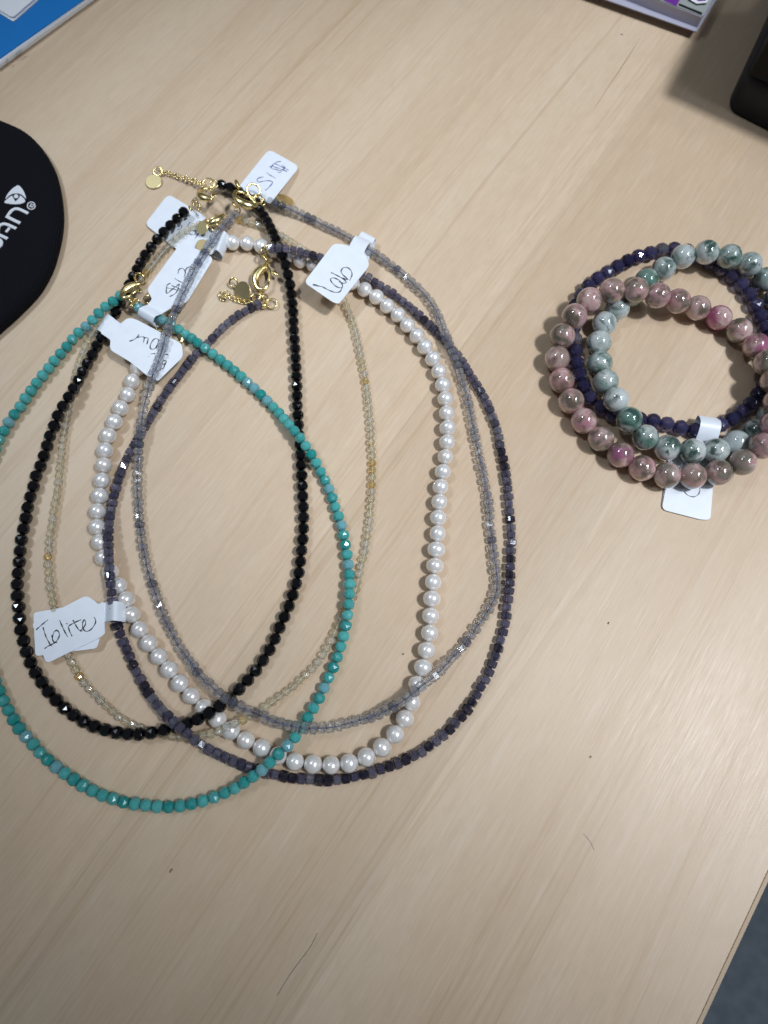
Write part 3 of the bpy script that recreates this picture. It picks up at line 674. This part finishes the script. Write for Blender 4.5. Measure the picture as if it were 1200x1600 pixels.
def ttl(i):
    r = random.random()
    if r < 0.15: return (0.22, 0.50, 0.55)
    return lerp((0.014, 0.34, 0.325), (0.13, 0.55, 0.53), random.random())
string_beads(T_TEAL, wp, 3.14 * mm, meshes, M['teal'], 1.75 * mm, ttl, vary=0.05)
clasp(T_TEAL, 204, 454, 7.6 * mm, 235, 8.8, (16, -10), -1); ring(T_TEAL, 219, 436, 7.2 * mm, 2.0, 0.36, (58, 10), 1, -30); ring(T_TEAL, 207, 470, 6.8 * mm, 1.2, 0.36, (60, 0), 1, 120); ring(T_TEAL, 213, 472, 6.4 * mm, 1.0, 0.32, (40, 0)); crimp(T_TEAL, 205, 477, 5.6 * mm, 1.8, 0.5, -45)
ring(T_TEAL, 231, 468, 5.2 * mm, 1.4, 0.26, (66, 0), 1, 25)

# ------------------------------------------------------------------ tag on the teal strand, tag on the cube strand
paper_tag('white price tag reading $13 in black ink under the clear grey strand', [(284, 377), (334, 403), (292, 472), (271, 479), (256, 488), (232, 474), (238, 467), (229, 453)], [8, 8, 6, 6, 0, 0, 4, 8],
          [(284, 377), (334, 403), (238, 467)], [4.6 * mm, 4.2 * mm, 6.2 * mm],
          [(7.5, 200, 360, [(500, 618), (462, 640), (450, 690), (456, 738), (520, 690), (575, 648), (600, 632), (590, 672), (560, 735), (490, 777)]), (7.5, 200, 360, [(512, 648), (570, 668), (628, 700)], 0.34), (7.5, 200, 360, [(445, 672), (540, 690), (612, 708)], 0.3),
           (7.5, 200, 360, [(545, 563), (600, 595), (665, 628)], 0.3), (7.5, 200, 360, [(585, 510), (600, 458), (640, 446), (672, 485), (658, 552)]), (7.5, 200, 360, [(670, 480), (690, 444), (738, 424), (790, 442)])],
          loop=((256, 488), (232, 474), (228, 501), 7.4 * mm, 2.2 * mm))
paper_tag('white tag handwritten Iolite, doubled over, looped on the dark cube strand at left', [(50, 974), (135, 930), (148, 939), (153, 944), (162, 941), (164, 989), (158, 995), (72, 1037)], [6, 10, 4, 4, 0, 0, 5, 8],
          [(50, 974), (135, 930), (72, 1037)], [2.0 * mm, 2.6 * mm, 2.0 * mm],
          [(6.316, 30, 900, [(165, 533), (225, 480), (285, 432)], 0.34), (6.316, 30, 900, [(235, 505), (265, 600), (300, 665), (320, 695)], 0.34), (6.316, 30, 900, [(250, 717), (300, 685), (375, 652)], 0.4),
           (6.316, 30, 900, [(320, 585), (330, 628), (348, 655), (378, 630), (397, 588), (388, 550), (365, 537), (340, 562), (326, 615)]), (6.316, 30, 900, [(398, 435), (440, 530), (478, 602)]), (6.316, 30, 900, [(482, 495), (500, 550), (522, 594)]), (6.316, 30, 900, [(466, 466), (475, 474)]),
           (6.316, 30, 900, [(490, 492), (550, 458), (615, 430)], 0.38), (6.316, 30, 900, [(530, 435), (570, 505), (600, 540), (625, 540)]), (6.316, 30, 900, [(600, 541), (640, 503), (657, 462), (642, 432), (625, 470), (632, 522), (665, 546), (710, 526), (750, 470), (753, 430), (738, 408)])],
          back=[(51, 957), (120, 945), (156, 996), (150, 1013), (54, 1025)], loop=((162, 941), (161, 971), (196, 957), 6.0 * mm, 0.4 * mm))

# ------------------------------------------------------------------ 6  clear grey stones (topmost)
px = [(368,334),(352,351),(341,364),(332,376),(323,389),(314,404),(306,417),(299,431),(292,446),(285,461),(279,476),(272,491),(266,506),(261,521),(256,538),(251,555),(246,570),(240,583),(235,597),(231,611),(227,627),(224,643),(221,660),(219,677),(217,693),(216,711),(215,730),(215,750),(215,768),(216,785),(217,800),(218,815),(220,830),(222,848),(225,865),(229,882),(233,898),(238,913),(243,927),(248,941),(253,956),(258,968),(264,980),(272,994),(279,1009),(288,1022),(297,1034),(306,1047),(316,1059),(327,1070),(338,1080),(350,1089),(364,1098),(376,1105),(390,1111),(402,1116),(415,1121),(428,1127),(442,1131),(457,1134),(470,1137),(485,1138),(500,1138),(516,1137),(533,1133),(548,1129),(562,1125),(577,1121),(590,1116),(602,1110),(617,1103),(632,1093),(645,1083),(655,1075),(664,1068),(675,1060),(685,1051),(693,1042),(702,1033),(711,1023),(720,1014),(730,1001),(738,990),(746,978),(755,966),(763,953),(770,940),(775,928),(777,915),(776,903),(775,890),(773,876),(771,862),(769,848),(768,835),(766,822),(765,810),(764,798),(763,785),(761,772),(758,758),(756,745),(753,731),(750,718),(747,704),(744,690),(741,675),(738,660),(735,645),(732,630),(728,615),(724,602),(720,589),(716,576),(711,563),(706,551),(702,540),(698,529),(694,518),(690,507),(685,495),(680,484),(674,474),(667,465),(658,455),(648,446),(638,437),(625,425),(612,416),(600,406),(590,399),(578,391),(563,381),(548,373),(536,366),(523,360),(510,354),(498,348),(485,342),(472,336),(460,330),(448,325),(435,320),(422,315)]
T_LAB = thing('necklace', 'necklace of clear grey-blue cube beads showing a blue thread inside', 'necklace', base_of(px), G_NECK)
meshes = prep([cubelet(2.70 * mm, 2.28 * mm, 0.18, 0.08, 80 + s) for s in range(8)], M['lab'])
wp = lay(px, 1.38 * mm, lift=[(368, 334, 5.0 * mm, 30), (422, 315, 3.2 * mm, 30)])
tube('thread', wp[::4], 0.20 * mm, M['thread'], T_LAB, 5)
def tlab(i):
    r = random.random()
    if r < 0.10: return (0.42, 0.44, 0.52)
    return lerp((0.72, 0.73, 0.77), (0.90, 0.90, 0.90), random.random())
string_beads(T_LAB, wp, 2.42 * mm, meshes, M['lab'], 1.38 * mm, tlab, vary=0.09, lenfac=0.93)
charm(T_LAB, 445, 312, 2.0 * mm, 3.4, (-26, 22), 0, M['gold']); ring(T_LAB, 439, 324, 2.4 * mm, 1.0, 0.24, (60, 0), 1, 20)

paper_tag('white price tag reading $15 in blue ink, sticking up past the clasps', [(372, 293), (420, 233), (468, 260), (422, 318)], [2, 9, 9, 3],
          [(420, 233), (468, 260), (422, 318)], [1.2 * mm, 1.2 * mm, 4.0 * mm],
          [(8, 330, 230, [(875, 178), (810, 190), (765, 230), (752, 262), (800, 276), (870, 292), (920, 255), (885, 222)]), (8, 330, 230, [(795, 205), (880, 245), (968, 290)]), (8, 330, 230, [(728, 246), (765, 240), (850, 268), (950, 305)]), (8, 330, 230, [(830, 312), (855, 318), (880, 300)]),
           (8, 330, 230, [(690, 318), (745, 355), (806, 390)], 0.3), (8, 330, 230, [(655, 370), (600, 384), (574, 410), (596, 436), (690, 420), (768, 434), (725, 498), (675, 542)])], 'blue_ink', clear=False, obst=False)
ZL = 7.0 * mm
clasp(T_LAB, 383, 311, ZL, 155, 9.6, (14, -12)); ring(T_LAB, 396, 298, ZL, 2.3, 0.40, (26, 16)); crimp(T_LAB, 371, 288, ZL + 0.6 * mm, 3.6, 0.75, -66); ring(T_LAB, 404, 311, ZL - 0.6 * mm, 1.5, 0.30, (18, 8)); ring(T_LAB, 411, 316, ZL - 2.4 * mm, 1.1, 0.26, (70, 0), 1, 50)
crimp(T_LAB, 366, 320, ZL - 1.0 * mm, 2.6, 0.6, -58); ring(T_LAB, 372, 328, ZL - 1.6 * mm, 1.0, 0.27, (60, 0), 1, 80); ring(T_LAB, 374, 314, ZL + 0.2 * mm, 1.1, 0.27, (55, 0), 1, 140)
paper_tag('white tag handwritten lab, looped on the clear grey strand over the pearls', [(545, 384), (569, 395), (578, 414), (529, 475), (520, 472), (475, 441), (521, 381), (532, 381)], [0, 0, 8, 6, 4, 8, 6, 6],
          [(529, 475), (475, 441), (569, 395)], [5.0 * mm, 5.2 * mm, 5.8 * mm],
          [(7.059, 450, 350, [(300, 682), (278, 668), (318, 672), (300, 684)]), (7.059, 450, 350, [(312, 680), (375, 692), (440, 725), (510, 752), (565, 750), (594, 715), (600, 675), (572, 628), (512, 596), (470, 605), (480, 640), (530, 688), (580, 706), (596, 694)]),
           (7.059, 450, 350, [(475, 535), (555, 575), (620, 615), (642, 648), (600, 652), (560, 632)]), (7.059, 450, 350, [(555, 578), (610, 600), (662, 612), (610, 565), (585, 525), (606, 487), (650, 480), (690, 508), (706, 560), (680, 625)])],
          loop=((547, 382), (569, 394), (577, 368), 4.6 * mm, 0.4 * mm), clear=True)

# ------------------------------------------------------------------ bracelets
OBX = np.zeros((0, 4))
G_BR = 'stretch bracelets lying in a pile at right'
px = [(933,436),(952,424),(972,413),(991,403),(1012,397),(1033,391),(1053,389),(1076,393),(1098,403),(1119,415),(1139,428),(1156,442),(1170,459),(1181,478),(1190,499),(1197,518),(1203,540),(1206,562),(1203,582),(1194,602),(1183,619),(1169,635),(1152,648),(1133,660),(1108,670),(1082,672),(1057,667),(1032,660),(1008,656),(985,654),(965,651),(948,643),(932,631),(917,615),(908,594),(902,573),(899,550),(898,530),(896,508),(897,486),(906,465),(918,449)]
T_NAVY = thing('bracelet', 'bracelet of small dark navy faceted beads beneath the two mottled ones', 'bracelet', base_of(px), G_BR)
meshes = prep([faceted(2.55 * mm, 4.35 * mm, 9, 0.02, 100 + s) for s in range(5)], M['navy'])
wp = lay(px, 2.5 * mm, True); wn = wp
tube('elastic_cord', wp[::5], 0.35 * mm, M['thread'], T_NAVY, 6, closed=True)
string_beads(T_NAVY, wp, 4.45 * mm, meshes, M['navy'], 2.5 * mm, lambda i: (0.30, 0.29, 0.36) if random.random() < 0.06 else lerp((0.045, 0.042, 0.14), (0.20, 0.18, 0.38), random.random()), True, vary=0.03)
paper_tag('white tag with a pen-drawn ring, trapped under the pink and green bracelets', [(1052, 700), (1118, 712), (1110, 812), (1096, 812), (1034, 796)], [0, 0, 9, 9, 9],
          [(1052, 700), (1118, 712), (1070, 812)], [1.6 * mm, 1.6 * mm, 0.6 * mm],
          [(6.667, 1020, 620, [(325, 985), (360, 1022), (420, 1042), (470, 1020), (491, 972), (480, 930), (455, 895), (420, 880)], 0.3), (6.667, 1020, 620, [(405, 690), (450, 688), (492, 722)], 0.6), (6.667, 1020, 620, [(445, 668), (480, 722)], 0.4)],
          back=[(1049, 700), (1110, 712), (1104, 808), (1034, 793)], loop=((1084, 700), (1116, 705), (1106, 652), 5.6 * mm, 0.35 * mm), clear=False)
px = [(1104,394),(1141,401),(1176,416),(1200,441),(1217,473),(1227,508),(1231,545),(1229,582),(1222,616),(1208,644),(1194,662),(1174,678),(1146,694),(1111,706),(1072,704),(1033,697),(999,676),(976,645),(956,613),(940,581),(936,548),(939,516),(958,489),(982,465),(1007,441),(1036,421),(1067,401)]
T_JADE = thing('bracelet', 'bracelet of round mottled pale green and white polished beads', 'bracelet', base_of(px), G_BR)
meshes = prep([ball(4.12 * mm, 8.2 * mm, 28, 18, 0.0, s, 0.10) for s in range(2)], M['jade'])
wp = lay(px, 4.1 * mm, True, soft=0.004)
tube('elastic_cord', wp[::5], 0.4 * mm, M['white_thread'], T_JADE, 6, closed=True)
string_beads(T_JADE, wp, 7.7 * mm, meshes, M['jade'], 4.1 * mm, lambda i: random.choice([(0.13, 0.24, 0.20), (0.28, 0.38, 0.36), (0.50, 0.56, 0.56), (0.60, 0.64, 0.64), (0.44, 0.50, 0.50)]), True, vary=0.012, roll=True)
px = [(921,469),(958,454),(999,454),(1035,464),(1073,475),(1111,490),(1147,511),(1179,537),(1199,568),(1212,604),(1214,640),(1206,673),(1187,702),(1156,725),(1115,740),(1070,744),(1026,740),(988,723),(955,699),(924,671),(901,641),(883,607),(871,570),(876,532),(895,498)]
T_PINK = thing('bracelet', 'bracelet of round dusty pink and taupe polished beads with magenta patches', 'bracelet', base_of(px), G_BR)
meshes = prep([ball(4.16 * mm, 8.3 * mm, 28, 18, 0.0, s, 0.10) for s in range(2)], M['pink'])
wp = lay(px, 4.15 * mm, True, soft=0.004)
tube('elastic_cord', wp[::5], 0.4 * mm, M['white_thread'], T_PINK, 6, closed=True)
PT = {6: (0.42, 0.07, 0.21), 8: (0.38, 0.11, 0.22), 12: (0.46, 0.20, 0.29), 19: (0.33, 0.11, 0.21), 0: (0.52, 0.30, 0.30), 7: (0.26, 0.24, 0.19)}
string_beads(T_PINK, wp, 7.75 * mm, meshes, M['pink'], 4.15 * mm, lambda i: PT.get(i, random.choice([(0.24, 0.20, 0.16), (0.32, 0.23, 0.20), (0.50, 0.26, 0.27), (0.54, 0.38, 0.35), (0.21, 0.185, 0.15), (0.42, 0.25, 0.27), (0.46, 0.22, 0.27)])), True, vary=0.012)

# ------------------------------------------------------------------ mouse pad with a raised printed emblem
def mouse_pad():
    edge = [(-330, 150), (-200, 158), (-100, 165), (-40, 175), (0, 188), (40, 207), (68, 235), (86, 268), (95, 308), (97, 345), (92, 380), (80, 420), (60, 455), (30, 487), (0, 514), (-60, 565), (-140, 620), (-330, 650)]
    zt = 5.0 * mm
    d = catmull(edge, 6.0); out = np.array([P(x, y, 2.6 * mm)[:2] for x, y in d])
    c = out.mean(0); v = []; f = []; n = len(out)
    for (k, z) in [(0.985, 0.0), (1.0, 0.8 * mm), (1.0, 2.6 * mm), (0.988, 4.1 * mm), (0.965, 4.8 * mm), (0.92, zt)]:
        for q in out:
            r = (q - c); L = np.linalg.norm(r); p = c + r * (1 - (1 - k) * 0.09 / L); v.append((p[0], p[1], z))
    for j in range(5):
        for i in range(n): f.append([j * n + i, j * n + (i + 1) % n, (j + 1) * n + (i + 1) % n, (j + 1) * n + i])
    f += [list(range(n))[::-1], list(range(5 * n, 6 * n))]
    o = thing('mouse_pad', 'black fabric mouse pad with rounded end and white lettering', 'mouse pad', (c[0], c[1], 0))
    body = solid('pad_body', v, f, M['fabric'], o, True)
    S = 4.708
    def q(a, b, z=zt): return P(a / S, 180 + b / S, z)
    def band(pts, wpx, name):
        dd = catmull([q(a, b) for a, b in pts], 0.0004); hw = wpx / S / 2 / 4500.0; vv = []; ff = []
        m_ = len(dd)
        for i in range(m_):
            t = dd[min(i + 1, m_ - 1)] - dd[max(i - 1, 0)]; nn = np.array([-t[1], t[0], 0]); nn /= np.linalg.norm(nn) + 1e-12
            for s, z in ((1, 0.0), (0.8, 0.00025), (-0.8, 0.00025), (-1, 0.0)): vv.append((dd[i][0] + nn[0] * hw * s, dd[i][1] + nn[1] * hw * s, zt - 0.00005 + z))
        for i in range(m_ - 1):
            for k in range(3): ff.append([4 * i + k, 4 * i + k + 1, 4 * i + 4 + k + 1, 4 * i + 4 + k])
        ff += [[0, 1, 2, 3], [4 * m_ - 4, 4 * m_ - 1, 4 * m_ - 2, 4 * m_ - 3]]
        return solid(name, vv, ff, M['logo'], o)
    def plate(pts, z0, th, mat, name):
        out = catmull([q(a, b) for a, b in pts], 0.0004, True); return slab(name, out[:, :2], lambda _: zt + z0, th, M[mat], o)
    K = lambda pts: [(x * 0.3532, 470.8 + y * 0.3532) for x, y in pts]
    band(K([(130, 772), (280, 850), (425, 918)]), 27, 'letter'); band(K([(168, 755), (230, 672), (300, 625), (370, 618), (470, 655), (592, 715)]), 26, 'letter')
    band(K([(-40, 1110), (-32, 1010), (10, 958), (80, 932), (170, 952), (250, 988), (340, 1030)]), 26, 'letter'); band(K([(-50, 1140), (30, 1180), (162, 1242)]), 26, 'letter'); band(K([(200, 1015), (165, 1060), (125, 1108)]), 22, 'letter')
    band(K([(-60, 1240), (-10, 1262), (28, 1310), (20, 1370), (-40, 1430)]), 28, 'letter')
    plate(K([(390, 138), (470, 212), (528, 330), (543, 408), (480, 348), (410, 312), (330, 306), (250, 320), (185, 358), (122, 418), (155, 335), (235, 235), (320, 168)]), -0.00005, 0.0003, 'logo', 'emblem')
    plate(K([(97, 488), (180, 405), (262, 350), (340, 336), (430, 350), (495, 400), (526, 445), (520, 482), (440, 518), (320, 530), (180, 518)]), -0.00005, 0.0003, 'logo', 'emblem')
    plate(K([(262, 340), (340, 330), (418, 345), (405, 395), (350, 455), (330, 470), (292, 410)]), 0.00026, 0.00008, 'plastic', 'emblem_outline')
    plate(K([(350 + 46 * math.cos(a), 374 + 42 * math.sin(a)) for a in np.linspace(0, 2 * math.pi, 12, endpoint=False)]), 0.00036, 0.00008, 'logo', 'emblem_pupil')
    band(K([(655 + 80 * math.cos(a), 557 + 76 * math.sin(a)) for a in np.linspace(0, 2 * math.pi, 16)]), 8, 'registered_mark')
    band(K([(622, 590), (655, 518), (700, 545), (690, 575), (640, 560)]), 7, 'registered_mark'); band(K([(665, 570), (668, 605)]), 7, 'registered_mark')
mouse_pad()

# ------------------------------------------------------------------ booklet with blue cover, white card on it
def block(name, corners, z0, z1, mat, parent=None, rad=1.0):
    """straight-sided block whose TOP outline shows at the given pixels"""
    out = np.array([P(x, y, z1)[:2] for x, y in round_poly(corners, rad)])
    return slab(name, out, lambda _: z0, z1 - z0, mat, parent)
bk = thing('booklet', 'booklet with bright blue cover and white page edges at top left', 'booklet', P(-40, -20, 0))
block('back_cover', [(-320, 335 - 24), (-2, 106), (160, -11), (560, -290), (300, -700), (-600, -100)], 0.0, 0.5 * mm, M['white'], bk)
block('page_block', [(-321, 328 - 24), (-2, 101), (157, -14), (556, -292), (300, -700), (-600, -100)], 0.52 * mm, 2.0 * mm, M['white'], bk)
block('front_page', [(-321, 325 - 24), (-2, 97.5), (154, -15), (554, -293), (300, -700), (-600, -100)], 2.1 * mm, 2.35 * mm, M['white'], bk)
block('blue_cover', [(-321, 318 - 24), (-2, 92), (148, -13), (550, -292), (300, -700), (-600, -100)], 2.4 * mm, 2.75 * mm, M['blue'], bk)
for a, b in (((24, 84), (34, 77)), ((9, 94.5), (13, 91.8))):
    p0, p1 = P(*a, 2.36 * mm), P(*b, 2.36 * mm); t = (p1 - p0) / np.linalg.norm(p1 - p0); n_ = np.array([-t[1], t[0], 0]) * 0.00028
    solid('printed_mark', [p0 + n_, p0 - n_, p1 - n_, p1 + n_], [[0, 1, 2, 3]], M['grey_line'], bk)
cdm = thing('card', 'small white folded card lying on the blue booklet', 'card', P(0, -10, 2.8 * mm))
block('lower_leaf', [(-60, -18), (20.5, 33.5), (62, -3), (-10, -60)], 2.8 * mm, 3.2 * mm, M['white'], cdm, 3)
block('upper_leaf', [(-60, -21), (19, 27.5), (56, -4), (-10, -60)], 3.5 * mm, 3.9 * mm, M['white'], cdm, 5)

# ------------------------------------------------------------------ thick book, top right
def book():
    zb = 3.0 * mm; zt = 7.8 * mm
    b = thing('book', 'thick paperback book with purple cover print at the top edge', 'book', P(1020, -60, 0))
    C0 = [(1097, 27), (1033, 3), (700, -130), (860, -520), (1300, -330)]
    block('page_block', C0, zb + 0.4 * mm, zt - 0.35 * mm, M['lilac'], b, 0.5)
    lo = np.array([P(x, y, zb)[:2] for x, y in [(1088, 51), (945, 0), (700, -88), (860, -480), (1300, -300)]])
    slab('back_cover', lo, lambda _: zb, 0.35 * mm, M['lilac'], b)
    block('front_cover', [(1099, 25), (1033, 1), (700, -132), (860, -522), (1302, -332)], zt - 0.3 * mm, zt, M['greyg'], b, 1.5)
    def pr(pts, k, mat):
        out = np.array([P(x, y, zt + k * 0.05 * mm) for x, y in pts]); solid('cover_print', [(q[0], q[1], zt + k * 0.05 * mm) for q in out], [list(range(len(pts)))], M[mat], b)
    pr([(1037, 1), (1057, 9.5), (1065, -6), (1080, -40), (1000, -60)], 1, 'purple'); pr([(1060, 8), (1096, 23), (1098, 20), (1061, 5)], 2, 'plastic')
    pr([(1070, -2), (1085, 6), (1104, 4), (1107, 0), (1120, -30), (1085, -30)], 1, 'white'); pr([(1078, -6), (1092, 2), (1103, 1), (1112, -25), (1088, -25)], 2, 'purple'); pr([(1074, 0), (1088, 8), (1103, 7), (1104, 5), (1088, 5.5), (1076, -2)], 3, 'plastic')
    block('riser_block', [(1078, 22), (940, -28), (720, -100), (860, -480), (1280, -310)], 0.1 * mm, zb - 0.1 * mm, M['lilac'], b, 2)  # invented block under the book, holds it up so its shadow falls deeper
book()

# ------------------------------------------------------------------ black device at the right edge
def device():
    d = thing('device_case', 'black plastic case with rounded corner at the right edge', 'case', P(1260, 60, 0))
    top = [(1211, 0), (1141, 152), (1147, 166), (1206, 191), (1500, 320), (1560, 100), (1330, -80)]
    out = np.array([P(x, y, 2 * mm)[:2] for x, y in round_poly([(1215, -8), (1136, 164), (1326, 262), (1600, 330), (1560, -60)], [4, 20, 4, 4, 4])])
    c = out.mean(0); n = len(out); v = []; f = []
    prof = [(0.8, 0.0), (0.0, 1.2), (0.0, 11.0), (0.5, 14.0), (1.8, 15.6), (4.0, 16.2)]
    for (ins, z) in prof:
        for q in out:
            r = q - c; L = np.linalg.norm(r); p = c + r * (1 - ins * mm / L); v.append((p[0], p[1], z * mm))
    for j in range(len(prof) - 1):
        for i in range(n): f.append([j * n + i, j * n + (i + 1) % n, (j + 1) * n + (i + 1) % n, (j + 1) * n + i])
    f += [list(range(n))[::-1], list(range((len(prof) - 1) * n, len(prof) * n))]
    solid('shell', v, f, M['navyplastic'], d, True)
    up = np.array([P(x, y, 16 * mm)[:2] for x, y in round_poly([(1242, -40), (1168, 118), (1330, 190), (1600, 300), (1560, -60)], 6)])
    slab('shade_block', up, lambda _: 16.5 * mm, 34 * mm, M['plastic'], d)  # invented tall block, added to throw shade on the desk beside the case
    tp = np.array([c + (q - c) * (1 - 5.2 * mm / np.linalg.norm(q - c)) for q in out])
    slab('top_panel', tp, lambda _: 16.1 * mm, 0.35 * mm, M['plastic'], d)
device()

# ------------------------------------------------------------------ brown mineral streak in the veneer
sk = catmull([(1001, 58, 0.5), (988, 78, 1.3), (975, 98, 1.9), (962, 118, 1.5), (948, 139, 1.1), (936, 158, 0.9), (926, 174, 0.3)], 4)
v = []
for i in range(len(sk)):
    p = P(sk[i, 0], sk[i, 1], 0.02 * mm); q = P(sk[i, 0] + sk[i, 2] * 0.45, sk[i, 1] + sk[i, 2] * 0.3, 0.02 * mm); v += [p, q]
solid('mineral_streak', v, [[2 * i, 2 * i + 1, 2 * i + 3, 2 * i + 2] for i in range(len(sk) - 1)], M['streak'], bpy.data.objects['desk_top']).matrix_parent_inverse = Matrix.Rotation(-(GRAIN - math.pi / 2), 4, 'Z')
# ------------------------------------------------------------------ hair and crumbs on the wood
h = np.array([P(x, y, 0.12 * mm) for x, y in catmull([(496, 1458), (486, 1478), (470, 1500), (458, 1516), (446, 1534), (433, 1556)], 4)])
tag(tube('hair', h, 0.05 * mm, M['hair'], None, 5), 'short dark hair lying on the wood near the bottom', 'hair')
h = np.array([P(x, y, 0.1 * mm) for x, y in catmull([(912, 1303), (920, 1312), (926, 1322), (928, 1328)], 4)])
tag(tube('hair', h, 0.035 * mm, M['hair'], None, 5), 'fine curled hair on the pale wood at lower right', 'hair')
def crumb(x, y, l, wd, ang, label):
    c = P(x, y, 0.15 * mm); rr = random.Random(int(x)); pts = []
    for _ in range(12): pts.append(Vector((rr.uniform(-1, 1) * l * 0.5, rr.uniform(-1, 1) * wd * 0.5, rr.uniform(-0.12, 0.2))) * mm)
    me = hull(pts); me.name = 'crumb'
    o = link('crumb', me, M['dirt'], None, c); o.rotation_euler = (0, 0, math.radians(ang)); tag(o, label, 'crumb')
crumb(267, 1360, 1.7, 0.6, 52, 'brown sliver on the wood below the teal necklace')
crumb(951, 973, 1.0, 0.5, 60, 'grey-brown speck on the wood to the right of the cube strand')
crumb(923, 1183, 0.9, 0.5, 60, 'dark speck on the wood at lower right, above the curled hair')
crumb(630, 1022, 0.6, 0.5, 20, 'tiny dark grain inside the pearl loop')
crumb(972, 54, 1.0, 0.9, 20, 'small dark grain in front of the thick book')
print('objects', len(bpy.data.objects))
